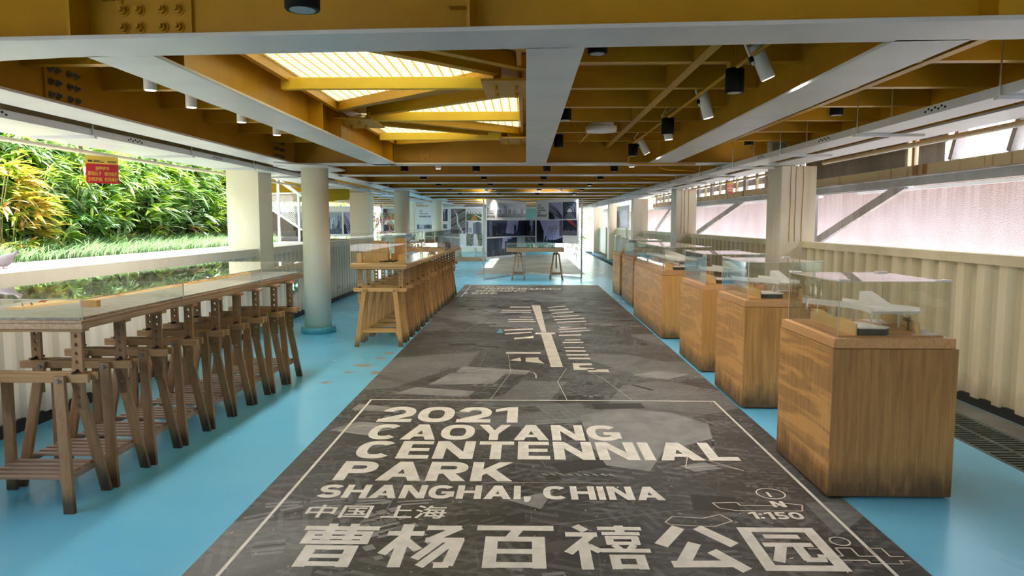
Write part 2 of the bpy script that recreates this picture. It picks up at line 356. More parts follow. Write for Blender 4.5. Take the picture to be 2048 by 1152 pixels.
def tag(o, label, cat, group=None, kind=None):
    o['label'] = label; o['category'] = cat
    if group: o['group'] = group
    if kind: o['kind'] = kind
    return o
def thing(name, label, cat, loc=(0, 0, 0), rz=0, group=None, kind=None):
    o = bpy.data.objects.new(name, None); COL.objects.link(o); o.location = loc; o.rotation_euler = (0, 0, rz); o.empty_display_size = .05
    return tag(o, label, cat, group, kind)
def dup(root, loc, rz=None, label=None, scale=None):
    def cp(o, par):
        c = o.copy(); COL.objects.link(c)
        if par is not None: c.parent = par
        for ch in list(o.children): cp(ch, c)
        return c
    r = cp(root, None); r.location = loc
    if rz is not None: r.rotation_euler = (0, 0, rz)
    if scale: r.scale = scale
    if label: r['label'] = label
    return r
def struct(o, label=None, cat=None, group=None):
    o['kind'] = 'structure'
    if label: o['label'] = label
    if cat: o['category'] = cat
    if group: o['group'] = group
    return o

def text_mesh(name, lines, mat, parent, mapf, bold=.018, thick=0):
    """lines: (string, x0, x1, y0, y1) in sheet units; mapf turns (u, v) into a point."""
    verts = []; faces = []
    for (s, x0, x1, y0, y1) in lines:
        cu = bpy.data.curves.new('t', 'FONT'); cu.body = s; cu.offset = bold; cu.resolution_u = 4
        ob = bpy.data.objects.new('t', cu); COL.objects.link(ob)
        bpy.context.view_layer.update(); dg = bpy.context.evaluated_depsgraph_get()
        me = bpy.data.meshes.new_from_object(ob.evaluated_get(dg))
        xs = [v.co.x for v in me.vertices]; ys = [v.co.y for v in me.vertices]
        ax, bx, ay, by = min(xs), max(xs), min(ys), max(ys); n = len(verts)
        for v in me.vertices: verts.append(mapf(x0+(v.co.x-ax)/(bx-ax)*(x1-x0), y0+(v.co.y-ay)/(by-ay)*(y1-y0)))
        faces += [tuple(i+n for i in p.vertices) for p in me.polygons]
        bpy.data.objects.remove(ob); bpy.data.curves.remove(cu); bpy.data.meshes.remove(me)
    me = bpy.data.meshes.new(name); me.from_pydata(verts, [], faces); me.materials.append(mat)
    o = bpy.data.objects.new(name, me); COL.objects.link(o)
    if parent is not None: o.parent = parent
    return o

ZB = 2.24      # underside of the main beams
# ============================================================ SETTING
m = MB()
m.box(-3.75, 3.0, -11, 15.7, -.2, 0); m.box(-7.5, 3.0, 15.7, 37, -.2, 0); m.box(3.42, 3.9, -11, 37, -.2, 0)
struct(m.build('floor', M['floor']), 'glossy cyan resin floor of the exhibition hall', 'floor')
struct(MB().box(3.0, 3.42, -11, 37, -.2, -.12).build('trim_1', M['trench']), 'black drain channel under the grates', 'drain')
struct(MB().box(3.425, 3.66, -4, 37, 0, .004).build('trim_2', M['dark_steel']), 'dirty dark strip along the foot of the right wall', 'trim')
struct(MB().box(-40, 40, 37, 80, -.2, -.005).build('ground', M['pave']), 'bright paving beyond the far end', 'ground')
struct(MB().box(-40, -7.5, 12.8, 37, -.2, -.01).build('ground', M['soil']), 'planted ground left of the far side area', 'ground')

def corrugated(y0, y1, x, z0, z1, per, depth, sgn):
    """ribbed sheet standing along y; ribs face +x * sgn"""
    prof = []; y = y0
    while y < y1:
        for f, d in ((0, 0), (.36, 0), (.50, 1), (.86, 1)):
            if y+f*per < y1: prof.append((y+f*per, d))
        y += per
    prof.append((y1, 0))
    mb = MB(); n = len(prof)
    vs = [(x-sgn*depth*d, yy, z) for z in (z0, z1) for yy, d in prof]+[(x-sgn*(depth+.02), yy, z) for z in (z0, z1) for yy, d in prof]
    fs = []
    for i in range(n-1):
        q = (i, i+1, n+i+1, n+i); fs.append(q if sgn > 0 else q[::-1])
        q = (2*n+i+1, 2*n+i, 3*n+i, 3*n+i+1); fs.append(q if sgn > 0 else q[::-1])
    mb._add(vs, fs); return mb
wl = corrugated(-11, 15.6, -3.62, .08, 1.06, .195, .036, 1)
n0 = 12
for i in range(n0):     # the rounded return where the left wall ends
    a0 = i/n0*math.pi/2; a1 = (i+1)/n0*math.pi/2
    for k, (b0, b1, d) in enumerate(((0, .5, 0), (.5, 1, .03))):
        q0 = a0+(a1-a0)*b0; q1 = a0+(a1-a0)*b1; rr = .9-d
        p0 = (-4.52+rr*math.cos(q0), 15.6+rr*math.sin(q0)); p1 = (-4.52+rr*math.cos(q1), 15.6+rr*math.sin(q1))
        wl.quad((*p0, .08), (*p1, .08), (*p1, 1.06), (*p0, 1.06))
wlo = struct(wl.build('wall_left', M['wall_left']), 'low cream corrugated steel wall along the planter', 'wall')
MB().box(-3.70, -3.59, -11, 15.62, 1.05, 1.15).build('cap_rail', M['wall_left'], wlo)
MB().box(-3.66, -3.63, -11, 15.6, 0, .09).build('kick_strip', M['rubber'], wlo)
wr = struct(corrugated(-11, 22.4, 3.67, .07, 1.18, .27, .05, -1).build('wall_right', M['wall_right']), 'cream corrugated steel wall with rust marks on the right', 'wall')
MB().box(3.64, 3.77, -11, 22.4, 1.17, 1.25).build('cap_rail', M['wall_right'], wr)
MB().box(3.68, 3.71, -11, 22.4, 0, .08).build('kick_strip', M['rubber'], wr)
w2 = struct(MB().box(3.62, 3.72, 22.4, 35.6, .08, 1.25).build('wall_right', M['wall_far']), 'smooth pale wall at the far right', 'wall')
MB().box(3.65, 3.71, 22.4, 35.6, 0, .08).build('kick_strip', M['rubber'], w2)
for y in (25.6, 28.3, 32.0):
    MB().cyl((3.6, y, 0), (3.6, y, 1.3), .03, 12).build('wall_pipe', M['cream'], w2, smooth=True)

# deck overhead (left open over the skylight and the added far glazing)
m = MB()
SKX0, SKX1, SKY0, SKY1 = -1.72, -.02, 3.25, 9.15
FX0, FX1, FY0, FY1 = -1.4, 1.7, 23.0, 30.5
m.box(-4.3, SKX0, -11, 37, 2.62, 2.72); m.box(SKX0, SKX1, -11, SKY0, 2.62, 2.72); m.box(SKX0, SKX1, SKY1, FY0, 2.62, 2.72)
m.box(SKX1, 4.5, -11, FY0, 2.62, 2.72); m.box(SKX0, 4.5, FY1, 37, 2.62, 2.72); m.box(FX1, 4.5, FY0, FY1, 2.62, 2.72)
m.box(-7.6, -4.3, 15.5, 37, 2.62, 2.72)
struct(m.build('ceiling', M['yellow']), 'yellow painted steel deck plates overhead', 'ceiling')

def beam(name, label, p0, p1, fw, group, web=.02, zt=2.62, z=ZB, ft=.018):
    p0 = Vector((*p0, 0)); p1 = Vector((*p1, 0)); L = (p1-p0).length; a = math.atan2((p1-p0).y, (p1-p0).x)
    o = thing(name, label, 'beam', (p0.x, p0.y, 0), a, group, 'structure')
    MB().box(0, L, -web/2, web/2, z+ft, zt).build('web', M['yellow'], o)
    MB().box(0, L, -fw/2, fw/2, z, z+ft).build('bottom_flange', M['white_steel'], o, bevel=.003)
    return o
BG = 'yellow steel beams of the deck'
def hexbolt(mb, p, d, r=.019):
    p = Vector(p); d = Vector(d)
    mb.cyl(p, p+d*.004, r*1.35, 16); mb.cyl(p, p+d*.02, r, 6); mb.cyl(p, p+d*.036, r*.55, 10)
# beam across the near end, slightly skewed to the hall
fb = beam('ceiling_beam', 'large yellow cross beam at the top front with pale underside', (-4.4, 3.23), (4.4, 2.71), .30, BG)
def stiff(par, x, w, z0=ZB+.018, z1=2.62, side=-1, d=.14):
    MB().box(x-w/2, x+w/2, min(0, side*d), max(0, side*d), z0, z1).build('stiffener', M['yellow'], par)
for x in (2.55, 4.19, 6.20, 6.62): stiff(fb, x, .012 if x < 6 or x > 6.5 else .09)
spl = MB().box(2.68, 3.01, -.026, -.009, ZB+.05, 2.62).build('splice_plate', M['yellow'], fb)
for z in (2.315, 2.385, 2.455, 2.525):
    for x in (2.715, 2.785, 2.885, 2.955):
        b = MB(); hexbolt(b, (x, -.026, z), (0, -1, 0)); b.build('bolt', M['yellow'], spl)
MB().prism([(0, .15), (2.35, .15), (2.0, .19), (1.55, .30), (1.5, .45), (0, .45)], ZB+.001, ZB+.026).build('haunch_plate', M['white_steel'], fb)
MB().box(4.10, 4.18, -.07, -.01, 2.36, 2.62).build('lifting_lug', M['yellow'], fb)
# lengthwise beams of the first bay
cb = beam('ceiling_beam', 'wide pale lengthwise beam in the middle of the ceiling', (.125, 3.1), (.125, 9.12), .25, BG)
lb = beam('ceiling_beam', 'lengthwise beam left of the skylight', (-1.82, 3.22), (-1.82, 9.3), .315, BG)
for x in (.35, 2.75, 3.35, 5.85): stiff(lb, x, .012, side=-1, d=.13); stiff(lb, x, .012, side=1, d=.13)
rb = beam('ceiling_beam', 'lengthwise beam right of the middle spotlight row', (1.66, 3.0), (1.70, 9.12), .31, BG)
ob = beam('ceiling_beam', 'outer lengthwise beam above the round columns', (-3.1, -11), (-3.1, 37), .35, BG)
for y0, n in ((4.58, 4), (8.70, 4), (15.3, 4)):
    spl = MB().box(y0+11, y0+11.38, -.024, -.008, ZB+.05, 2.56).build('splice_plate', M['yellow'], ob)
    for k in range(4):
        for j in range(3):
            b = MB(); hexbolt(b, (y0+11+(.05, .115, .24, .315)[k], -.024, 2.325+j*.082), (0, -1, 0)); b.build('bolt', M['dark_steel'], spl)
rob = beam('ceiling_beam', 'outer lengthwise beam above the right pillars', (3.345, -11), (3.345, 37), .35, BG)
cross = [9.27, 11.4, 13.55, 15.7, 17.9, 20.1, 22.4, 24.7, 27.0, 29.4, 31.8, 34.3, 36.6]
for i, y in enumerate(cross):
    c_ = beam('ceiling_beam', 'yellow cross beam, %s beyond the skylight' % ORD[i], (-3.0, y), (3.2, y), .30, BG)
    if i == 0:
        spl = MB().box(1.33, 1.75, -.026, -.009, ZB+.05, 2.45).build('splice_plate', M['yellow'], c_)
        for x in (1.38, 1.46, 1.60, 1.69):
            for z in (2.32, 2.40):
                b = MB(); hexbolt(b, (x, -.026, z), (0, -1, 0)); b.build('bolt', M['yellow'], spl)
cross_l = [17.9, 20.1, 22.4, 24.7, 27.0, 29.4, 31.8, 34.3]
for i, y in enumerate(cross_l):
    beam('ceiling_beam', 'cross beam over the left side area, %s from the stairs' % ORD[i], (-7.4, y), (-3.2, y), .22, BG)
bk = struct(MB().box(-4.3, 4.5, -11.2, -11, 0, 2.72).build('wall_back', M['cream']), 'cream wall at the near end behind the viewer', 'wall')
# thin cross joists between the lengthwise beams
k = 0
def joist(x0, x1, y, nm):
    o = MB().box(x0, x1, y, y+.012, 2.46, 2.615).box(x0, x1, y+.012, y+.075, 2.46, 2.47).build('ceiling_joist', M['yellow'])
    struct(o, nm, 'joist', 'thin yellow joists under the deck')
for i in range(7):
    y = 3.55+.83*i
    joist(.14, 1.0, y, '%s short yellow joist right of the middle beam' % ORD[i])
    joist(1.06, 1.64, y, '%s short yellow joist beside the spotlight row' % ORD[i])
    joist(1.72, 3.33, y, '%s yellow joist above the right cable tray' % ORD[i])
    joist(-3.08, -1.84, y, '%s yellow joist between the two left beams' % ORD[i])
struct(MB().box(1.0, 1.06, 3.0, 9.26, 2.455, 2.467).box(1.0, 1.008, 3.0, 9.26, 2.467, 2.615).build('ceiling_joist', M['yellow']), 'long yellow angle joist beside the round ceiling light', 'joist', 'thin yellow joists under the deck')
struct(MB().box(2.38, 2.44, 3.0, 9.26, 2.455, 2.467).box(2.38, 2.388, 3.0, 9.26, 2.467, 2.615).build('ceiling_joist', M['yellow']), 'long yellow angle joist over the right pedestals', 'joist', 'thin yellow joists under the deck')

# skylight between the left and the middle beam
sk = thing('window_1', 'triangular yellow framed skylight with bright grid glazing', 'skylight', kind='structure')
def glaz(tri):
    MB().prism(tri, 2.555, 2.575).build('glazing', M['glazing'], sk)
LX, RX = -1.66, -.06
glaz([(LX, 3.45), (-.22, 5.08), (LX, 6.35)]); glaz([(RX, 5.55), (-1.46, 6.70), (RX, 8.05)]); glaz([(LX, 7.15), (-.26, 8.35), (LX, 9.08)])
fil = MB(); HX0, HX1 = -1.76, .02
for tri in ([(HX0, 3.2), (HX0, 3.50), (LX, 3.50), (-.22, 5.13), (RX, 5.58), (HX1, 5.56), (HX1, 3.2)], [(HX0, 6.30), (LX, 6.30), (-.22, 5.03), (RX, 5.60), (-1.46, 6.75), (LX, 7.18), (HX0, 7.18)],
            [(-1.47, 6.65), (RX, 8.02), (HX1, 8.02), (HX1, 9.2), (RX, 9.2), (-.26, 8.36), (LX, 7.17), (LX, 6.9)], [(HX0, 9.2), (HX0, 9.05), (LX, 9.05), (-.28, 8.34), (RX, 9.2)], [(HX0, 3.4), (LX+.005, 3.4), (LX+.005, 6.4), (HX0, 6.4)], [(HX0, 7.1), (LX+.005, 7.1), (LX+.005, 9.1), (HX0, 9.1)], [(RX-.005, 5.5), (HX1, 5.5), (HX1, 8.1), (RX-.005, 8.1)]):
    fil.prism(tri, 2.58+.003*len(fil.v)/40, 2.60+.003*len(fil.v)/40)
fil.build('infill_plate', M['yellow'], sk)
for p, q in (((-1.62, 3.45), (-.2, 4.86)), ((-1.62, 6.33), (-.2, 5.0)), ((-.1, 5.62), (-1.45, 6.68)), ((-.1, 8.06), (-1.45, 6.88)), ((-1.62, 7.22), (-.24, 8.33)), ((-1.62, 9.08), (-.24, 8.5))):
    MB().bar((*p, 2.525), (*q, 2.525), .075, .085).build('diagonal_channel', M['yellow'], sk)
for p, q in (((-1.3, 3.45), (.0, 4.72)), ((-.9, 3.3), (.0, 4.2))):
    MB().bar((*p, 2.525), (*q, 2.525), .07, .085).build('diagonal_channel', M['yellow'], sk)
for (y, x0, x1) in ((5.05, -1.72, -.23), (6.62, -1.46, -.06), (8.13, -1.66, -.28)):
    MB().box(x0, x1, y, y+.06, 2.432, 2.512).build('cross_bar', M['yellow_bright'], sk, bevel=.003)
for (x, y) in ((-.13, 5.1), (-1.60, 6.8), (-.13, 8.3), (-1.62, 3.2)):
    npl = MB().box(x-.17, x+.15 if x > -1 else x+.2, y-.32, y+.32, 2.43, 2.445).build('node_plate', M['yellow'], sk)
    for dx, dy in ((-.08, -.15), (.06, -.15), (-.08, .12), (.06, .12)):
        b = MB(); hexbolt(b, (x+dx, y+dy, 2.43), (0, 0, -1), .014); b.build('bolt', M['yellow'], npl)
MB().box(LX-.04, LX, 3.3, 9.1, 2.49, 2.60).box(RX, RX+.03, 3.3, 9.1, 2.49, 2.60).build('edge_angle', M['yellow'], sk)
ws = struct(MB().box(FX0, FX1, FY0, FY1, 2.63, 2.65).build('added_skylight', M['glazing_dim']), 'long pale glazing added over the far end to brighten the beams', 'skylight')  # added roof glazing, lets sun in to brighten the far yellow beams

# columns and pillars
for i, y in enumerate((9.62, 16.35, 22.9, 29.5)):
    c_ = thing('round_column', ('nearest' if i == 0 else ORD[i])+' round cream column '+('standing beside the long wooden tables' if i == 0 else 'counted from the front along the left row'), 'column', (-2.85, y, 0), 0, 'round columns on the left', 'structure')
    MB().lathe([(.178, .08), (.178, 2.225)], n=48).build('shaft', M['cream'], c_, smooth=True)
    MB().lathe([(.232, 0), (.232, .078), (.222, .086)], n=48).build('base', M['cyan_base'], c_, smooth=True)
    MB().box(-.42, .28, -.40, .40, 2.222, 2.239).build('cap_plate', M['white_steel'], c_)
    MB().prism([(-.24, -.9), (.30, -.45), (.30, .45), (-.24, .9)], 2.2225, 2.2385).build('haunch_plate', M['white_steel'], c_)
for i, y in enumerate((9.45, 16.1, 22.6, 29.2)):
    c_ = struct(MB().box(-3.99, -3.555, y, y+.5, 0, 2.28).build('square_pillar', M['cream'], bevel=.006), 'square cream pillar on the left wall, %s from the front' % ORD[i], 'pillar', 'square pillars on the left')
    MB().box(-3.995, -3.55, y-.005, y+.505, 0, .10).build('base', M['cyan_base'], c_)
for i, y in enumerate((9.45, 16.0, 22.3, 28.8, 35.2)):
    c_ = struct(MB().box(3.345, 3.80, y, y+.55, 0, 2.235).build('square_pillar', M['cream_rust'], bevel=.006), 'square cream pillar with rust lines on the right wall, %s from the front' % ORD[i], 'pillar', 'square pillars on the right')
    if i < 2:
        for dx in (.12, .19, .28):
            MB().tube([(3.345+dx+RND.uniform(-.006, .006), y-.004, z) for z in (1.25, 1.5, 1.8, 2.05, 2.23)], .004, 6).build('wall_cable', M['yellow'], c_)

# ============================================================ TRAYS, PIPES, SOFFIT
def tray(label, x0, x1, y0, y1, z0, side, group):
    o = thing('cable_tray', label, 'cable tray', (0, 0, 0), 0, group)
    MB().box(x0, x1, y0, y1, z0, z0+.055).build('tray', M['white_steel'], o, bevel=.002)
    y = y0+1.0; i = 0
    while y < y1:
        xr = x0-.012 if side < 0 else x1+.012; xq = x1+.012 if side < 0 else x0-.012
        for xx in (xr, xq): MB().cyl((xx, y, z0-.012), (xx, y, 2.62), .0045, 8).build('hanger_rod', M['steel'], o)
        MB().box(x0-(.03 if side < 0 else .26), x1+(.26 if side < 0 else .03), y-.018, y+.018, z0-.022, z0-.001).build('trapeze_bar', M['white_steel'], o)
        v = MB()
        for k2 in range(7):
            xs = x0-.001 if side < 0 else x1+.001
            v.box(min(xs, xs-.001), max(xs, xs+.001), y+.5+k2*.035, y+.5+k2*.035+.018, z0+.018+(k2 % 2)*.012, z0+.03+(k2 % 2)*.012)
        v.build('vent_slots', M['black'], o); y += 1.62; i += 1
tray('long white cable tray hung below the right beams', 2.50, 2.73, -2, 34, 2.165, -1, None)
tray('long white cable tray hung above the planter wall', -3.55, -3.34, -2, 34, 2.165, 1, None)
struct(MB().box(-4.12, -3.62, -11, 15.4, 2.205, 2.23).build('trim_3', M['white_steel']), 'white soffit strip over the planter ledge', 'soffit')
struct(MB().box(-4.30, -4.12, -11, 15.4, 2.30, 2.62).build('trim_4', M['white_steel']), 'white edge fascia of the deck on the left', 'fascia')
def pipe(label, x, y0, y1, z, r):
    o = thing('hanging_pipe', label, 'pipe'); MB().cyl((x, y0, z), (x, y1, z), r, 16).build('pipe', M['cream_rust'], o, smooth=True)
    y = y0+.6
    while y < y1:
        MB().box(x-.006, x+.006, y-.03, y+.03, z-.03, 2.33 if x < 0 else 2.45).build('clip', M['rusty_cream'], o); y += 1.35
pipe('pale pipe clipped under the left soffit', -4.2, -2, 15, 2.17, .021)
pipe('pale pipe running past the rusty frame on the right', 3.86, -2, 9.4, 2.27, .026)
pipe('pale pipe beyond the nearest right pillar', 3.86, 10.1, 22, 2.27, .02)

o = thing('junction_cabinet', 'grey electrical cabinet above the tray near the first right pillar', 'electrical box', (3.0, 8.9, 2.33))
MB().box(0, .22, 0, .12, 0, .16).build('cabinet_body', M['grey_steel'], o, bevel=.004); MB().box(.02, .20, -.006, 0, .02, .14).build('cabinet_door', M['dark_steel'], o); MB().cyl((.11, .06, .16), (.11, .06, .29), .012, 10).build('conduit_stub', M['yellow'], o)
# conduits with the lamp rows
def conduit(label, pts, r=.012):
    return tag(MB().tube(pts, r, 8).build('conduit', M['yellow'], smooth='all'), label, 'conduit', 'yellow conduits')
conduit('yellow conduit carrying the middle row of downlights', [(1.25, 3.15, 2.42), (1.25, 8.5, 2.42), (1.24, 8.62, 2.40), (1.24, 8.66, 2.34), (1.26, 8.9, 2.235), (1.4, 8.95, 2.225), (2.1, 8.95, 2.225)])
conduit('yellow conduit above the right lamp row', [(2.75, 3.05, 2.60), (2.75, 9.2, 2.60)], .014)
conduit('yellow conduit left of the black right lamps', [(2.2, 3.05, 2.58), (2.2, 9.2, 2.58)], .014)
for i in range(6):
    y = 10.3+i*2.15
    conduit('short bent yellow conduit beside the right tray, %s from the skylight' % ORD[i], [(1.9+.1*(i % 2), y, 2.6), (1.9+.1*(i % 2), y, 2.33), (1.93, y+.05, 2.28), (2.05, y+.08, 2.255), (2.45, y+.1, 2.25)])

# ============================================================ LAMPS
def spotlight(par, loc, energy, target, size=R(70), color=(1, .92, .8)):
    d = bpy.data.lights.new('lamp', 'SPOT'); d.energy = energy; d.spot_size = size; d.spot_blend = .6; d.shadow_soft_size = .05; d.color = color
    o = bpy.data.objects.new('lamp_light', d); COL.objects.link(o); o.parent = par; o.location = loc
    o.rotation_euler = Vector(target).to_track_quat('-Z', 'Y').to_euler(); return o
DL = thing('downlight', '', 'downlight', (0, 0, 0), 0, 'black downlights on the ceiling')
MB().lathe([(.052, .0), (.055, .004), (.055, .135), (.050, .142)], n=32).build('housing', M['black'], DL, smooth=True)
MB().lathe([(.040, -.0015), (.040, .002)], n=24).build('lens', M['lens_dim'], DL)
MB().box(-.04, .04, -.04, .04, .142, .18).build('junction_box', M['yellow'], DL)
MB().cyl((0, 0, .18), (0, 0, .30), .006, 8).build('stem', M['yellow'], DL)
DL_used = [False]
def downlight(x, y, z, label, light=0):
    if not DL_used[0]: o = DL; o.location = (x, y, z); o['label'] = label; DL_used[0] = True
    else: o = dup(DL, (x, y, z), label=label)
    st = [c for c in o.children if c.name.startswith('stem')][0]; st.scale = (1, 1, 1); st.location = (0, 0, 0)
    st.scale.z = 1; L = 2.62-z
    st.data = st.data.copy()
    for v in st.data.vertices:
        v.co.z = .18 if v.co.z < .24 else L
    if light: spotlight(o, (0, 0, -.01), light, (0, 0, -1), R(110))
for i, (x, y, z) in enumerate(((-.707, 2.3, 2.168),)): downlight(x, y, z, 'black downlight at the top edge of the view, in front of the cross beam', 0)
for i, (x, y, z) in enumerate(((.39, 4.0, 2.42), (.345, 6.4, 2.40), (.38, 8.45, 2.38))): downlight(x, y, z, 'black downlight just right of the middle beam, %s from the front' % ORD[i], 9)
for i, (x, y, z) in enumerate(((1.25, 4.38, 2.275), (1.25, 6.4, 2.275), (1.25, 8.45, 2.275))): downlight(x, y, z, 'black downlight hanging from the middle yellow conduit, %s from the front' % ORD[i], 9)
for i, (x, y, z) in enumerate(((2.77, 4.01, 2.44), (2.73, 6.42, 2.44), (2.72, 8.85, 2.44))): downlight(x, y, z, 'black downlight over the right cable tray, %s from the front' % ORD[i], 9)
zz_ = 2.237
for j, yb in enumerate((10.3, 12.2, 14.3, 16.4, 18.9)):
    for i, x in enumerate((-1.75, -.72, .30, 1.28)):
        downlight(x, yb+.05*i, zz_, 'black downlight in row %d beyond the skylight, %s from the left' % (j+1, ORD[i]), 14)

SP = thing('spotlight', '', 'spotlight', (0, 0, 0), 0, 'white spotlights')
ax = Vector((.0, 0, -1))
MB().lathe([(.036, -.10), (.040, -.098), (.040, .09), (.034, .10)], n=32).build('housing', M['white'], SP, smooth=True)
MB().lathe([(.034, -.102), (.034, -.099)], n=24).build('lens', M['lens_warm'], SP)
MB().box(-.05, -.04, -.012, .012, .0, .14).build('bracket', M['white'], SP)
MB().box(-.056, -.038, -.016, .016, .02, .05).build('hinge', M['black'], SP)
SP_used = [False]
def spot(x, y, z, tilt, label, light=0, rz=0, tgt=(0, 0, -1), rod=True):
    if not SP_used[0]: o = SP; SP_used[0] = True
    else: o = dup(SP, (x, y, z))
    o.location = (x, y, z); o.rotation_euler = (0, tilt, rz); o['label'] = label
    if rod:
        w = o.matrix_basis.inverted(); a = w @ Vector((x, y, 2.61)); MB().tube([(-.045, 0, .13), a], .005, 6).build('hanger', M['white'], o)
    if light: spotlight(o, (0, 0, -.12), light, tgt, R(140))
    return o
for i, (x, y, z, tl) in enumerate(((1.30, 4.05, 2.385, -.42), (1.33, 5.4, 2.37, -.25), (1.34, 6.85, 2.38, -.1), (1.36, 8.4, 2.385, -.5))):
    spot(x, y, z, tl, 'white tilted spotlight beside the middle conduit, %s from the front' % ORD[i], 7)
for i, (px, y) in enumerate(((-2.46, 4.7), (-2.52, 5.4), (-2.46, 6.2), (-2.47, 7.1))):
    spot(px, y, 2.462, 0, 'white spotlight between the two left beams, %s from the front' % ORD[i], 8)
for i, (x, y) in enumerate(((-1.25, 10.2), (1.45, 9.9), (-.95, 17.6), (.35, 17.4), (.85, 17.4))):
    spot(x, y, 2.36, 0 if i < 2 else .35, ['white spotlight beyond the skylight end beam', 'white spotlight under the bend of the conduit', 'white spotlight above the left display board', 'white spotlight above the middle of the display boards', 'white spotlight above the right display board'][i], 10 if i < 2 else 6, 0, (0, 0, -1) if i < 2 else ((-.15, .75, -.55) if i == 2 else (.2, .75, -.5)))
o = thing('ceiling_light', 'round white ceiling light beside the long angle joist', 'ceiling light', (.73, 7.05, 2.38))
MB().lathe([(.145, 0), (.152, .012), (.152, .05), (.13, .055)], n=40).build('diffuser', M['white'], o, smooth=True)
MB().lathe([(.12, .055), (.12, .085)], n=32).build('base', M['white'], o, smooth=True)
MB().box(-.03, .05, -.03, .03, .085, .25).build('junction_box', M['yellow'], o)
MB().bar((-.05, .1, .08), (-.10, 1.5, .06), .02, .02).build('conduit', M['yellow'], o)
o = dup(o, (-.2, 12.6, 2.33), label='round white ceiling light beyond the skylight')

# ============================================================ FLOOR MAP
mp = thing('floor_map', 'dark printed aerial map on the floor with large lettering', 'floor map', kind='thing')
MB().box(-1.463, 1.73, -3, 17.03, 0, .004).build('printed_sheet', M['map'], mp)
Z1 = .0052
FT = lambda u, v: (u, v, Z1)
# bold grotesque capitals drawn as thick strokes; boxes in metres on the sheet
def thick(mb, pts, t_, z, f, h_=None):
    P = [Vector(p) for p in pts]; Lq = []
    for i, p in enumerate(P):
        d0 = (P[i]-P[i-1]).normalized() if i else (P[1]-P[0]).normalized(); d1 = (P[i+1]-P[i]).normalized() if i < len(P)-1 else d0
        n0_ = Vector((-d0.y, d0.x)); n1_ = Vector((-d1.y, d1.x)); m_ = (n0_+n1_).normalized(); k_ = 1/max(.5, m_.dot(n0_)); Lq.append((p+m_*(t_/2*k_), p-m_*(t_/2*k_)))
    for a, b in zip(Lq, Lq[1:]): mb.quad(f(a[1].x, a[1].y, z), f(b[1].x, b[1].y, z), f(b[0].x, b[0].y, z), f(a[0].x, a[0].y, z))
def oval(cx, cy_, rx, ry, a0, a1, n=22, e=2.5):
    o = []
    for i in range(n+1):
        a = R(a0+(a1-a0)*i/n); c_, s_ = math.cos(a), math.sin(a)
        o.append((cx+rx*math.copysign(abs(c_)**(2/e), c_), cy_+ry*math.copysign(abs(s_)**(2/e), s_)))
    return o
LW = dict(zip('2021CAOYNGETILPRKSH, ', [0]*21)); LW.update({'2': .74, '0': .80, '1': .50, 'C': .80, 'A': .88, 'O': .86, 'Y': .84, 'N': .82, 'G': .84, 'E': .66, 'T': .74, 'I': .24, 'L': .62, 'P': .74, 'R': .78, 'K': .82, 'S': .76, 'H': .80, ',': .24, ' ': .22, ':': .24, '5': .74})
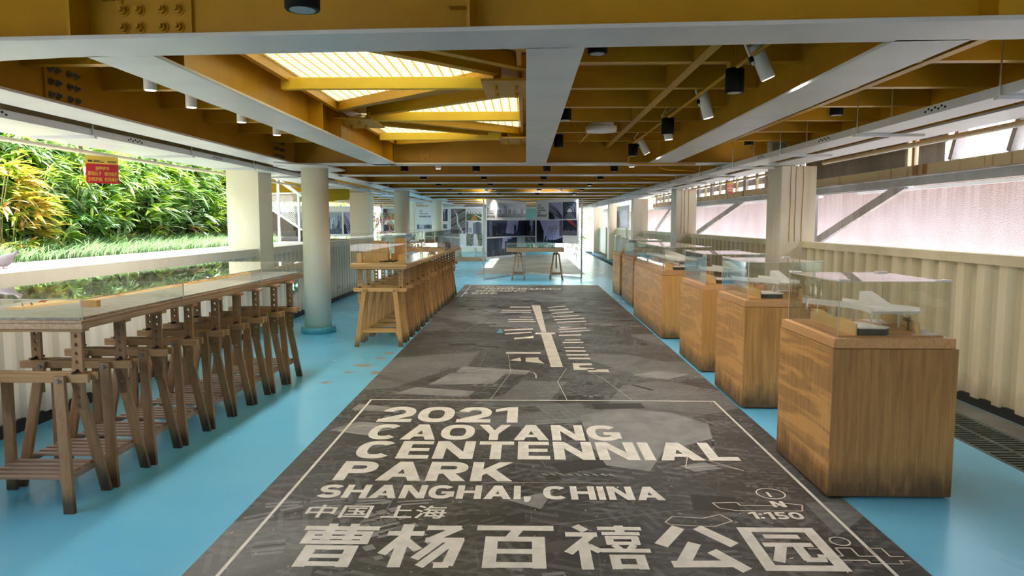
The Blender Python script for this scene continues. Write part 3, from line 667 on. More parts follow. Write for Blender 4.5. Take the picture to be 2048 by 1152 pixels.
def glyph(mb, ch, x, w, f, z0, t=.225):
    k_ = [0]
    def Q(*p): k_[0] += 1; mb.quad(*[f(x+a, b, z0+k_[0]*.00002) for a, b in p])
    def B(a, b, c_, d): Q((a, c_), (b, c_), (b, d), (a, d))
    def T(pts): k_[0] += 1; thick(mb, [(x+a, b) for a, b in pts], t, z0+k_[0]*.00002, f)
    h = t*.86
    if ch in 'O0': T(oval(w/2, .5, (w-t)/2, (1-t)/2, 0, 360, 40))
    elif ch == 'C': T(oval(w/2, .5, (w-t)/2, (1-t)/2, 42, 318, 34))
    elif ch == 'G': T(oval(w/2, .5, (w-t)/2, (1-t)/2, 42, 345, 36)); B(w*.50, w, .36, .36+h*.9); B(w-t, w, .14, .4)
    elif ch == 'S':
        rx, ry = (w-t)/2, (1-t)/4; T(oval(w/2, 1-t/2-ry, rx, ry, 22, 270, 22, 2.2)+oval(w/2, t/2+ry, rx, ry, 90, -158, 22, 2.2)[1:])
    elif ch == '2':
        ry = .28; T(oval(w/2, 1-t/2-ry, (w-t)/2, ry, 172, -32, 22, 2.2)+[(t*.62, t*.55)]); B(0, w, 0, h)
    elif ch == '1': B(w-t*1.05, w, 0, 1); Q((0, .66), (.02, .86), (w-t*.9, 1), (w-t*.9, .80)); Q((0, .66), (w-t, .80), (w-t, .98), (0, .84))
    elif ch == 'A': tt_ = t*1.12; Q((0, 0), (tt_, 0), (w/2+tt_*.52, 1), (w/2-tt_*.52, 1)); Q((w-tt_, 0), (w, 0), (w/2+tt_*.52, 1), (w/2-tt_*.52, 1)); B(w*.24, w*.76, .19, .19+h*.85)
    elif ch == 'Y': tt_ = t*1.12; B(w/2-t/2, w/2+t/2, 0, .46); Q((0, 1), (w/2-t/2, .38), (w/2+t/2, .38), (tt_, 1)); Q((w, 1), (w-tt_, 1), (w/2-t/2, .38), (w/2+t/2, .38))
    elif ch == 'N': B(0, t, 0, 1); B(w-t, w, 0, 1); Q((0, 1), (w-t*1.1, 0), (w, 0), (t*1.1, 1))
    elif ch == 'H': B(0, t, 0, 1); B(w-t, w, 0, 1); B(t, w-t, .41, .41+h)
    elif ch == 'E': B(0, t, 0, 1); B(t, w, 0, h); B(t, w*.94, .41, .41+h*.92); B(t, w, 1-h, 1)
    elif ch == 'T': B(w/2-t/2, w/2+t/2, 0, 1-h); B(0, w, 1-h, 1)
    elif ch == 'I': B(0, t, 0, 1)
    elif ch == 'L': B(0, t, 0, 1); B(t, w, 0, h)
    elif ch in 'PR':
        B(0, t, 0, 1); T([(t*.8, 1-t/2)]+oval(w*.52, .68, w*.48-t/2, .32-t/2, 90, -90, 16, 2.4)+[(t*.8, .36+t/2)])
        if ch == 'R': Q((w*.36, .42), (w-t*1.25, 0), (w, 0), (w*.36+t*1.1, .42))
    elif ch == 'K': B(0, t, 0, 1); Q((t, .30), (t, .60), (w-t*1.25, 1), (w, 1)); Q((t*1.2, .44), (w-t*1.25, 0), (w, 0), (t*1.2+t*.75, .66))
    elif ch == ':': B(0, t, .08, .30); B(0, t, .55, .77)
    elif ch == '5': B(.10, w*.94, 1-h, 1); B(.08, .08+t*.9, .50, 1-h); T([(.12, .53)]+oval(w*.47, .32, w*.53-t/2, .32-t/2, 90, -150, 20, 2.3))
    elif ch == ',': B(0, t, 0, .2); Q((0, 0), (t*.1, -.2), (t*.6, -.2), (t, 0))
def grotesque(name, lines, mat, par):
    mb = MB()
    for (s_, x0, x1, y0, y1) in lines:
        tot = sum(LW[c_] for c_ in s_)+.085*(len(s_)-1); x = 0
        for c_ in s_:
            glyph(mb, c_, x, LW[c_], lambda u, v, z: (x0+u/tot*(x1-x0), y0+v*(y1-y0), z), Z1); x += LW[c_]+.085
    return mb.build(name, mat, par)
# heavy square Chinese characters: strokes (x0, y0, x1, y1, thickness) on a 100 grid
CJK = {
 '曹': [(2, 88, 98, 88, 11), (36, 100, 36, 58, 12), (64, 100, 64, 58, 12), (8, 76, 92, 76, 9), (8, 64, 92, 64, 8), (8, 53, 92, 53, 9), (14, 80, 14, 50, 12), (86, 80, 86, 50, 12), (18, 40, 82, 40, 10), (18, 21, 82, 21, 9), (18, 4, 82, 4, 10), (25, 45, 25, -3, 15), (75, 45, 75, -3, 15)],
 '杨': [(0, 76, 46, 76, 12), (23, 100, 23, -2, 15), (22, 70, 3, 26, 12), (25, 60, 45, 36, 12), (48, 91, 92, 91, 12), (90, 93, 54, 58, 13), (50, 60, 98, 60, 12), (92, 62, 84, 2, 14), (86, 4, 68, 3, 12), (68, 58, 44, 16, 12), (84, 56, 52, 0, 12)],
 '百': [(1, 92, 99, 92, 13), (54, 90, 44, 66, 14), (14, 64, 86, 64, 12), (14, 35, 86, 35, 11), (14, 5, 86, 5, 12), (21, 70, 21, -2, 16), (79, 70, 79, -2, 16)],
 '禧': [(16, 100, 28, 86, 12), (2, 77, 42, 77, 11), (36, 78, 3, 32, 12), (23, 56, 23, -3, 14), (28, 50, 42, 36, 11), (44, 93, 100, 93, 9), (72, 101, 72, 78, 12), (48, 80, 96, 80, 8), (52, 70, 92, 70, 8), (52, 56, 92, 56, 8), (56, 73, 56, 53, 10), (88, 73, 88, 53, 10), (60, 52, 66, 42, 9), (84, 52, 78, 42, 9), (42, 39, 102, 39, 9), (51, 25, 93, 25, 9), (51, 4, 93, 4, 9), (57, 29, 57, -2, 12), (87, 29, 87, -2, 12)],
 '公': [(38, 98, 6, 52, 17), (62, 98, 96, 54, 17), (48, 58, 22, 10, 16), (10, 10, 82, 12, 14), (64, 40, 92, -2, 16)],
 '园': [(2, 93, 98, 93, 12), (2, 4, 98, 4, 12), (9, 99, 9, -2, 15), (91, 99, 91, -2, 15), (28, 76, 72, 76, 10), (20, 56, 80, 56, 10), (42, 56, 24, 17, 13), (60, 56, 60, 20, 12), (56, 22, 78, 22, 10), (76, 18, 80, 34, 9)]}
def heavy(name, s_, x0, x1, y0, y1, mat, par):
    cw = (x1-x0)/(len(s_)-.10)
    for i, ch in enumerate(s_):
        mb = MB(); k_ = 0
        for (a, b, c_, d, w) in CJK[ch]:
            k_ += 1; thick(mb, [(a, b), (c_, d)], w, Z1+k_*.00002, lambda u, v, z: (x0+i*cw+u/100*cw*.90, y0+v/100*(y1-y0), z))
        mb.build(name, mat, par)
grotesque('title_lettering', [('2021', -1.127, -.061, 5.211, 5.656), ('CAOYANG', -1.119, .671, 4.779, 5.149), ('CENTENNIAL', -1.112, 1.359, 4.382, 4.747), ('PARK', -1.128, -.076, 3.995, 4.325)], M['letter'], mp)
grotesque('scale_lettering', [('1:150', 1.147, 1.42, 3.495, 3.585)], M['letter'], mp); grotesque('north_letter', [('N', 1.311, 1.382, 3.65, 3.732)], M['letter'], mp)
grotesque('place_lettering', [('SHANGHAI, CHINA', -1.154, .761, 3.731, 3.927)], M['letter'], mp)
heavy('chinese_title', '曹杨百禧公园', -1.088, 1.413, 2.965, 3.399, M['letter'], mp)
text_mesh('chinese_place', [('中国', -1.14, -.80, 3.469, 3.635), ('上海', -.74, -.409, 3.469, 3.635)], M['letter'], mp, FT, .013)

ring = MB()
for i in range(40):
    a0, a1 = 2*math.pi*i/40, 2*math.pi*(i+1)/40
    f = lambda r, a: (1.357+r*math.cos(a), 3.838+r*math.sin(a), Z1)
    ring.quad(f(.072, a0), f(.079, a0), f(.079, a1), f(.072, a1))
ring.quad((1.335, 3.79, Z1), (1.35, 3.79, Z1), (1.35, 3.86, Z1), (1.335, 3.86, Z1))
ring.build('north_mark', M['letter'], mp)
def rect(mb, x0, x1, y0, y1, z=Z1, mi=0): mb.quad((x0, y0, z), (x1, y0, z), (x1, y1, z), (x0, y1, z), mi)
for q_ in ((-1.318, 1.588, 5.875, 5.893), (-1.318, -1.300, -3, 5.875), (1.570, 1.588, -3, 5.875), (-1.318, -1.300, 14.2, 16.8), (-1.30, 1.57, 16.78, 16.80)):
    ln = MB(); rect(ln, *q_); ln.build('border_line', M['letter'], mp)
bars = MB()
def pol(mb, pts, z=Z1, mi=0):
    n = len(pts); area = sum(pts[i][0]*pts[(i+1) % n][1]-pts[(i+1) % n][0]*pts[i][1] for i in range(n))
    if area < 0: pts = pts[::-1]
    mb._add([(x, y, z) for x, y in pts], [tuple(range(n))], mi)
pol(bars, [(.103, 12.80), (.257, 12.81), (.283, 9.633), (.215, 9.632)])
pol(bars, [(.13, 9.59), (.40, 9.59), (.40, 9.45), (.343, 9.42), (.387, 7.278), (.262, 7.276), (.205, 9.42), (.13, 9.45)])
for y0, y1, xa, xb, sk_ in ((12.45, 12.58, -.28, .08, 0), (12.0, 12.1, -.42, .09, 0), (11.75, 11.85, -.42, .09, 0), (11.15, 11.22, -.1, .1, 0), (10.85, 10.93, -.27, .12, 0), (10.62, 10.70, -.27, .15, 0),
                        (9.75, 9.86, -.30, .10, .12), (9.42, 9.52, -.28, .08, .15), (9.02, 9.16, -.15, .1, .12), (8.02, 8.13, -.228, .17, 0)):
    pol(bars, [(xa, y0), (xb, y0+sk_), (xb, y1+sk_), (xa, y1)])
for y0, y1, xa, xb, sk_ in ((12.4, 12.5, .38, .72, .25), (12.0, 12.12, .40, .74, .2), (11.6, 11.7, .42, .80, .2), (11.15, 11.25, .43, .86, .2), (10.82, 10.92, .44, .92, .2), (10.55, 10.63, .47, .92, .15), (9.85, 9.92, .46, .86, .15), (9.6, 9.68, .46, .88, .15), (9.3, 9.4, .44, .74, .06),
                        (8.95, 9.02, .5, .7, .02), (8.75, 8.83, .46, .72, .02), (8.40, 8.47, .46, .70, 0), (8.16, 8.25, .465, .70, 0), (7.92, 8.01, .465, .71, 0), (7.70, 7.79, .47, .71, 0), (7.05, 7.18, .63, .84, -.02)):
    pol(bars, [(xa, y0), (xb, y0+sk_), (xb, y1+sk_), (xa, y1)])
pol(bars, [(-.182, 7.62), (-.06, 7.80), (-.05, 7.58)]); pol(bars, [(.0, 7.56), (.0, 7.78), (.14, 7.80), (.14, 7.70), (.2, 7.45)])
pol(bars, [(.49, 7.14), (.50, 7.48), (.70, 7.48), (.70, 7.38), (.56, 7.36), (.56, 7.26), (.70, 7.24), (.72, 7.12)])
pol(bars, [(.47, 10.3), (.50, 10.0), (.68, 10.15), (.50, 10.12)])
bars.build('park_plan', M['map_bar'], mp)
class Each:
    def __init__(s, name, mat): s.n = name; s.m = mat
    def _add(s, vs, fs, mi=0): b = MB(); b._add(vs, fs); b.build(s.n, s.m, mp)
gr = Each('shaded_block', M['map_grey'])
pol(gr, [(.42, 5.42), (.75, 5.62), (1.15, 5.52), (1.36, 5.2), (1.30, 4.85), (.90, 4.55), (.75, 4.18), (.5, 4.28), (.44, 4.7)], Z1-.0004)
pol(gr, [(-1.42, 5.0), (-1.25, 5.22), (-.95, 5.15), (-1.1, 4.86)], Z1-.0004); pol(gr, [(.95, 4.28), (1.12, 4.35), (1.2, 4.24), (1.02, 4.18)], Z1-.0004)
pol(gr, [(-1.4, 5.55), (-1.38, 5.75), (-.98, 5.60), (-1.02, 5.48)], Z1-.0004); pol(gr, [(-.9, 6.45), (-.75, 6.95), (-.2, 6.95), (-.3, 6.5)], Z1-.0004)
pol(gr, [(-.1, 3.72), (.16, 3.86), (.08, 3.6)], Z1-.0004); pol(gr, [(1.05, 6.9), (1.3, 7.1), (1.62, 6.95), (1.35, 6.7)], Z1-.0004)
pol(gr, [(-1.15, 6.1), (-1.0, 6.35), (-.45, 6.2), (-.5, 6.0)], Z1-.0004); pol(gr, [(-.7, 7.0), (-.65, 7.3), (.05, 7.1), (.0, 6.9)], Z1-.0004)
def poly_line(pts, w=.008):
    thin = MB()
    for a, b in zip(pts, pts[1:]):
        d = Vector((b[0]-a[0], b[1]-a[1])); n_ = Vector((-d.y, d.x)).normalized()*w/2
        thin.quad((a[0]+n_.x, a[1]+n_.y, Z1), (a[0]-n_.x, a[1]-n_.y, Z1), (b[0]-n_.x, b[1]-n_.y, Z1), (b[0]+n_.x, b[1]+n_.y, Z1))
    thin.build('map_line', M['map_bar'], mp)
poly_line([(1.30, 3.17), (1.37, 3.17), (1.37, 3.10), (1.43, 3.10), (1.43, 3.18), (1.50, 3.18), (1.50, 3.10), (1.58, 3.10), (1.58, 3.18), (1.64, 3.18), (1.64, 3.10), (1.70, 3.10)])
poly_line([(1.40, 3.06), (1.52, 3.06), (1.52, 3.03), (1.66, 3.03), (1.66, 3.06), (1.71, 3.06)])
poly_line([(1.48+.045*math.cos(a*.4), 3.25+.045*math.sin(a*.4)) for a in range(17)])
poly_line([(1.0, 3.70), (1.02, 3.63), (1.10, 3.60), (1.44, 3.60), (1.47, 3.68), (1.36, 3.71), (1.34, 3.67), (1.14, 3.67), (1.13, 3.71), (1.0, 3.70)])
poly_line([(.70, 3.45), (.75, 3.52), (.9, 3.5), (1.0, 3.55), (1.04, 3.47), (.93, 3.4), (.72, 3.42), (.70, 3.45)])
poly_line([(.98, 4.25), (1.2, 4.3), (1.32, 4.2), (1.05, 4.5), (.98, 4.25)], .006)
poly_line([(-1.35, 4.98), (-1.2, 5.12), (-.95, 5.05), (-1.15, 4.9), (-1.35, 4.98)], .007)
poly_line([(.0, 7.05), (.08, 7.0), (.10, 6.9), (.10, 6.75)], .012); poly_line([(-.7, 7.2), (-.3, 7.12), (.0, 7.05)], .007)
for k2 in range(9): poly_line([(.1+k2*.05, 4.13), (.13+k2*.05, 4.10)], .006)
poly_line([(-.25, 3.98), (.55, 3.98)], .004); poly_line([(-.3, 5.9), (-.15, 7.0), (-.2, 8.0)], .004); poly_line([(.35, 5.9), (.3, 6.6), (.42, 7.2)], .005); poly_line([(.9, 5.9), (.75, 6.7), (.62, 7.1)], .004)
fp = MB(); rm_ = random.Random(21); ZF = Z1-.0007; nf = [0]
def foot(cx, cy_, w, d, a, mi):
    nf[0] += 1; z = ZF-.00000004*nf[0]; ca_, sa_ = math.cos(a), math.sin(a); P = []
    for u, v in ((-w/2, -d/2), (w/2, -d/2), (w/2, d/2), (-w/2, d/2)):
        x = cx+u*ca_-v*sa_; y = cy_+u*sa_+v*ca_
        if not (-1.455 < x < 1.722 and 2.5 < y < 17.0): return
        P.append((x, y, z))
    fp.quad(*P, mi)
for k2 in range(105):          # districts: rows of roofs, yards or car parks turned to their own street grid
    bx0, by0 = rm_.uniform(-1.4, 1.7), 2.6+14.2*rm_.random()**1.25; a = rm_.choice([.18, .22, -.35, .6, 1.35, -.2])+rm_.uniform(-.06, .06); ca_, sa_ = math.cos(a), math.sin(a)
    style = rm_.random(); nx_, ny_ = rm_.randint(2, 6), rm_.randint(2, 6)
    w, d = (rm_.uniform(.10, .22), rm_.uniform(.018, .035)) if style < .45 else ((rm_.uniform(.03, .06), rm_.uniform(.03, .06)) if style < .75 else (rm_.uniform(.012, .02), rm_.uniform(.02, .03)))
    gx, gy = w*rm_.uniform(1.15, 1.4), d*rm_.uniform(1.5, 2.4); m0 = rm_.choice([0, 1, 1, 2])
    if style > .85: foot(bx0, by0, nx_*gx, ny_*gy, a, 3)
    for i in range(nx_):
        for j in range(ny_):
            if rm_.random() < .18: continue
            u, v = (i-nx_/2)*gx, (j-ny_/2)*gy; foot(bx0+u*ca_-v*sa_, by0+u*sa_+v*ca_, w*rm_.uniform(.7, 1.05), d*rm_.uniform(.7, 1.1), a, m0 if rm_.random() < .8 else rm_.randint(0, 3))
for k2 in range(60): foot(rm_.uniform(-1.4, 1.7), rm_.uniform(2.7, 16), rm_.uniform(.15, .5), rm_.uniform(.06, .22), rm_.uniform(-.4, .5), rm_.choice([1, 3, 3, 2]))
for k2 in range(46): foot(rm_.uniform(-1.4, 1.7), rm_.uniform(2.7, 15), rm_.uniform(.4, 1.3), .005, rm_.choice([.2, -.35, 1.3, 1.5, .6, 1.8])+rm_.uniform(-.1, .1), 0)
for k2 in range(900): foot(rm_.uniform(-1.45, 1.72), 2.6+13*rm_.random()**1.4, rm_.uniform(.006, .022), rm_.uniform(.004, .008), rm_.choice([.2, -.35, 1.3]), 4 if rm_.random() < .5 else 0)
fp.build('building_footprints', [M['map_grey'], M['map_mid'], M['map_dim'], M['map_dark'], M['map_bar']], mp)
text_mesh('far_title_lettering', [('2021', .6, 1.3, -15.2, -14.8), ('CAOYANG', .0, 1.1, -15.7, -15.3), ('CENTENNIAL', -.8, 1.0, -16.2, -15.8), ('PARK', .3, 1.2, -16.6, -16.3)], M['map_bar'], mp, lambda u, v: (-u, -v, Z1), .02)
tag(MB().box(-1.46, 1.73, 20.7, 33.5, 0, .004).build('floor_map', M['map_far']), 'glare-paled printed map on the floor beyond the display boards', 'floor map')

b_ = MB(); pol(b_, [(-.40, 9.55), (-.31, 9.55), (-.36, 9.95)]); b_.build('blue_patch', M['cyan_base'], mp)
# drain grates along the right wall
def grate_mesh():
    mb = MB(); mb.box(0, .025, 0, 1.2, -.03, .002); mb.box(.395, .42, 0, 1.2, -.03, .002); mb.box(.19, .225, 0, 1.2, -.03, .002)
    y = 0
    while y < 1.19: mb.box(.02, .40, y, y+.022, -.028, .0015); y += .049
    return mb
g0 = None
for i in range(13):
    y = 3.4+1.2*i
    if g0 is None: g0 = grate_mesh().build('drain_grate', M['grate']); g0.location = (3.0, y, 0); o = g0
    else: o = g0.copy(); COL.objects.link(o); o.location = (3.0, y, 0)
    tag(o, 'dark slotted drain grate by the right wall, %s from the front' % ORD[i], 'grate', 'drain grates along the right wall')

# ============================================================ TRESTLES
def post_mesh(h, w=.056, t_=.02, nh=6):
    mb = MB(); ch = h/nh; oct_ = [(math.cos(R(45*i)), math.sin(R(45*i))) for i in range(8)]; r = .0105
    for k2 in range(nh):
        cz = (k2+.5)*ch
        sq = [(w/2, cz), (w/2, cz+ch/2), (0, cz+ch/2), (-w/2, cz+ch/2), (-w/2, cz), (-w/2, cz-ch/2), (0, cz-ch/2), (w/2, cz-ch/2)]
        oc = [(r*a, cz+r*b) for a, b in oct_]
        for i in range(8):
            j = (i+1) % 8
            mb.quad((*[sq[i][0], -t_/2, sq[i][1]],), (sq[i][0], -t_/2, sq[i][1]), (sq[j][0], -t_/2, sq[j][1]), (oc[j][0], -t_/2, oc[j][1])) if False else None
            A = [(sq[i][0], -t_/2, sq[i][1]), (oc[i][0], -t_/2, oc[i][1]), (oc[j][0], -t_/2, oc[j][1]), (sq[j][0], -t_/2, sq[j][1])]
            mb.quad(*A); mb.quad(*[(x, t_/2, z) for x, _, z in A[::-1]])
            mb.quad((oc[i][0], -t_/2, oc[i][1]), (oc[i][0], t_/2, oc[i][1]), (oc[j][0], t_/2, oc[j][1]), (oc[j][0], -t_/2, oc[j][1]))
    mb.quad((w/2, -t_/2, 0), (w/2, -t_/2, h), (w/2, t_/2, h), (w/2, t_/2, 0)); mb.quad((-w/2, -t_/2, 0), (-w/2, t_/2, 0), (-w/2, t_/2, h), (-w/2, -t_/2, h))
    mb.quad((-w/2, -t_/2, h), (w/2, -t_/2, h), (w/2, t_/2, h), (-w/2, t_/2, h)); mb.quad((-w/2, -t_/2, 0), (-w/2, t_/2, 0), (w/2, t_/2, 0), (w/2, -t_/2, 0))
    return mb
def make_trestle(label, group, leg, rail, shelf, top=.945, rail_top=.705, yf=.165, xb=.268, xt=.185, depth=.03):
    o = thing('trestle', label, 'trestle', (0, 0, 0), 0, group)
    for sy in (-1, 1):
        for sx in (-1, 1):
            b = MB(); p0 = Vector((sx*xb, sy*yf, 0)); p1 = Vector((sx*xt, sy*.062, rail_top-.004))
            # leg cut flat on the floor
            w2, t2 = .028, .0125
            vs = [(p.x+dx*w2, p.y+dy*t2, p.z) for p in (p0, p1) for dx, dy in ((-1, -1), (1, -1), (1, 1), (-1, 1))]
            b._add(vs, [(3, 2, 1, 0), (4, 5, 6, 7), (0, 1, 5, 4), (1, 2, 6, 5), (2, 3, 7, 6), (3, 0, 4, 7)]); lg = b.build('leg', leg, o, bevel=.002)
            if True:
                k2 = MB(); k2.cyl((sx*xt, sy*.074, rail_top-.03), (sx*xt, sy*.088, rail_top-.03), .011, 10); k2.box(sx*xt-.02, sx*xt+.02, sy*.081-.003, sy*.081+.003, rail_top-.034, rail_top-.026) if sx > 0 else None
                k2.build('wing_nut', M['dark_steel'], lg)
    for sy in (-1, 1):
        MB().box(-.325, .325, sy*.036-.0115, sy*.036+.0115, rail_top-.045, rail_top).build('rail', rail, o, bevel=.002)
    zs = .185; ys = yf-(yf-.062)*zs/(rail_top); xs = xb-(xb-xt)*zs/rail_top-.03
    s = MB()
    for k2 in range(5):
        y = -ys+.012+(2*ys-.024)*k2/4; s.box(-xs, xs, y-.019, y+.019, zs-.014, zs)
    for sx in (-1, 1): s.box(sx*xs-.011, sx*xs+.011, -ys-.005, ys+.005, zs-.044, zs-.014)
    s.build('shelf', shelf, o, bevel=.0015)
    pz = top-.018-.42
    for sx in (-1, 1):
        po = post_mesh(.42, nh=9).build('post', leg, o, mtx=Matrix.Translation((sx*.25, 0, pz)))
        MB().cyl((sx*.25, -.055, rail_top+.008), (sx*.25, .055, rail_top+.008), .007, 8).build('peg', M['rubber'], po)
    MB().box(-.30, .30, -.03, .03, top-.018, top).build('top_bar', rail, o, bevel=.002)
    return o
T1 = make_trestle('', 'trestles under the long left table', M['wood_leg'], M['wood_rail'], M['wood_shelf'])
ly = [3.67, 4.045, 4.42, 4.81, 5.19, 5.535, 5.89, 6.275, 6.645]
for i, y in enumerate(ly):
    x = -2.625+(y-3.67)*.047; lab = 'weathered brown trestle under the left map table, %s from its near end' % ORD[i]
    rz = R(RND.uniform(-1.5, 1.5))
    o = T1 if i == 0 else dup(T1, (x, y, 0), rz, lab)
    o.location = (x, y, 0); o.rotation_euler = (0, 0, rz); o['label'] = lab
T2 = make_trestle('', 'trestles under the block model table', M['pine_leg'], M['pine_rail'], M['pine_rail'], yf=.16)
for i in range(14):
    y = 8.62+.452*i; x = -1.778+(y-8.62)*.0085; lab = 'orange wood trestle under the block model table, %s from its near end' % ORD[i]
    rz = R(RND.uniform(-1.0, 1.0)); o = T2 if i == 0 else dup(T2, (x, y, 0), rz, lab)
    o.location = (x, y, 0); o.rotation_euler = (0, 0, rz); o['label'] = lab

# ---------------------------------------------------------- acrylic covers
def acrylic_box(name, label, x0, x1, y0, y1, z0, z1, group=None, caps=True, lines='full', t_=.006):
    o = thing(name, label, 'acrylic cover', ((x0+x1)/2, (y0+y1)/2, z0), 0, group)
    a, b, h = (x1-x0)/2, (y1-y0)/2, z1-z0
    p = MB(); p.box(-a, a, -b, -b+t_, 0, h-t_); p.box(-a, a, b-t_, b, 0, h-t_); p.box(-a, -a+t_, -b+t_, b-t_, 0, h-t_); p.box(a-t_, a, -b+t_, b-t_, 0, h-t_)
    p.build('side_panes', M['acrylic'], o); tp = MB().box(-a, a, -b, b, h-t_+.0005, h).build('top_pane', M['acrylic'], o)
    e = MB()
    for sx in (-1, 1):
        for sy in (-1, 1): e.box(sx*a-.002, sx*a+.002, sy*b-.002, sy*b+.002, 0, h)
    for sy in (-1, 1): e.box(-a, a, sy*b-.0018, sy*b+.0018, h-.0045, h-.0005)
    for sx in (-1, 1): e.box(sx*a-.0018, sx*a+.0018, -b, b, h-.0045, h-.0005)
    e.build('bonded_edges', M['acrylic_edge'], o)
    if caps:
        for sx in (-1, 1):
            for sy in (-1, 1): MB().box(sx*a-(.055 if sx > 0 else .006), sx*a+(.006 if sx > 0 else .055), sy*b-(.045 if sy > 0 else .006), sy*b+(.006 if sy > 0 else .045), h-.001, h+.009).build('corner_cap', M['white'], tp, bevel=.002)
    return o

# ---------------------------------------------------------- left map table
LROT = R(-.8)
tt = tag(MB().box(-.435, .435, 0, 3.52, .946, .975).box(-.43, .43, .003, 3.517, .976, .992).build('tabletop', M['board'], bevel=.002), 'long stacked-board tabletop carrying the flat map model', 'tabletop')
tt.location = (-2.735, 3.61, 0); tt.rotation_euler = (0, 0, LROT)
sm = thing('map_model', 'flat grey-brown site map model with a pale park strip', 'scale model', (-2.735, 3.61, .993), LROT)
MB().box(-.415, .415, .02, 3.50, 0, .012).build('ground_sheet', M['model_ground'], sm)
rl = MB(); pts = []
for i in range(33):
    u = i/32; pts.append((-.10+.18*math.sin(u*2.6-.5)*1.0-.12*u, .35+u*2.9, .055+.035*math.sin(u*7)))
for a, b in zip(pts, pts[1:]):
    rl._add([(a[0]-a[2], a[1], .012), (a[0]+a[2], a[1], .012), (b[0]+b[2], b[1], .012), (b[0]-b[2], b[1], .012), (a[0]-a[2]*.8, a[1], .026), (a[0]+a[2]*.8, a[1], .026), (b[0]+b[2]*.8, b[1], .026), (b[0]-b[2]*.8, b[1], .026)],
            [(4, 5, 6, 7), (0, 1, 5, 4), (1, 2, 6, 5), (2, 3, 7, 6), (3, 0, 4, 7)])
rl.build('park_relief', M['ply'], sm)
MB().box(.10, .20, .50, .54, .012, .05).build('station_block', M['block'], sm)
tr = MB()
for i in range(70):
    a = pts[int(RND.random()**.8*32)]; tr.cyl((a[0]+RND.uniform(-.8, .8)*a[2], a[1]+RND.uniform(-.04, .04), .025), (a[0]+RND.uniform(-.5, .5)*a[2], a[1], .044), .006, 6, .003)
trees = tr.build('model_trees', paint('orange_model_bead', (.50, .17, .06), rough=.5), sm); trees['kind'] = 'stuff'
for i, (y0, y1) in enumerate(((.0, 1.06), (1.065, 2.42), (2.425, 3.51))):
    o = acrylic_box('acrylic_cover', ['clear cover over the near end of the map table', 'clear cover over the middle of the map table', 'clear cover over the far end of the map table'][i], -.437, .437, y0, y1, 0, .112, 'covers of the map table', caps=False)
    loc = Vector((0, (y0+y1)/2, .993)); rm = Matrix.Rotation(LROT, 4, 'Z'); q = rm @ loc; o.location = (-2.735+q.x, 3.61+q.y, .993); o.rotation_euler = (0, 0, LROT)

# ---------------------------------------------------------- middle block-model table
MROT = R(-.5)
tt = tag(MB().box(-.335, .335, 0, 6.3, .946, .970).box(-.345, .345, -.01, 6.31, .971, 1.0).build('tabletop', M['pine_rail'], bevel=.002), 'long pale wood tabletop under the wooden block model', 'tabletop')
tt.location = (-1.765, 8.45, 0); tt.rotation_euler = (0, 0, MROT)
bm = thing('block_model', 'long wooden massing model of towers and slabs', 'scale model', (-1.765, 8.45, 1.001), MROT)
MB().box(-.325, .325, 0, 6.28, 0, .014).build('base_board', M['ply'], bm)
def blk(x0, x1, y0, y1, h): MB().box(x0, x1, y0, y1, .0145, .0145+h).build('building_block', M['block'], bm, bevel=.001)
blk(-.29, -.235, .14, .22, .115); blk(-.295, -.08, .56, .70, .11); blk(-.24, -.10, .72, .82, .25)
blk(-.155, .055, .30, .42, .115); blk(-.135, -.08, .46, .56, .245); blk(-.075, .02, .46, .56, .245); blk(.075, .105, .40, .46, .10)
blk(.185, .275, .30, .40, .09); blk(.165, .235, .66, .78, .245); blk(.245, .31, .66, .78, .235); blk(-.02, .12, 1.1, 1.2, .27); blk(.05, .09, .98, 1.06, .08)
for k2 in range(34):
    y = 1.5+k2*.138; x = RND.uniform(-.26, .20); w = RND.uniform(.05, .12); h = RND.choice([.06, .09, .12, .18, .23]); blk(x, x+w, y, y+.09, h)
sc = MB()
for k2 in range(40): sc.box(-.05+RND.uniform(0, .2), .0+RND.uniform(.0, .2)+.05, .2+k2*.15, .205+k2*.15, .014, .03) if False else sc.cyl((RND.uniform(-.03, .16), .12+RND.uniform(0, .5), .014), (RND.uniform(-.03, .16), .15+RND.uniform(0, .5), .03), .003, 5)
sc.build('small_details', M['model_dark'], bm)['kind'] = 'stuff'
for i in range(5):
    y0 = i*1.262; y1 = y0+1.256
    o = acrylic_box('acrylic_cover', 'tall clear cover on the block model table, %s from its near end' % ORD[i], -.335, .335, y0, y1, 0, .372, 'covers of the block model table', caps=False)
    q = Matrix.Rotation(MROT, 4, 'Z') @ Vector((0, (y0+y1)/2, 0)); o.location = (-1.765+q.x, 8.45+q.y, 1.001); o.rotation_euler = (0, 0, MROT)
    if i == 0: MB().box(.10, .17, -.632, -.60, .367, .380).build('corner_cap', M['white'], o)

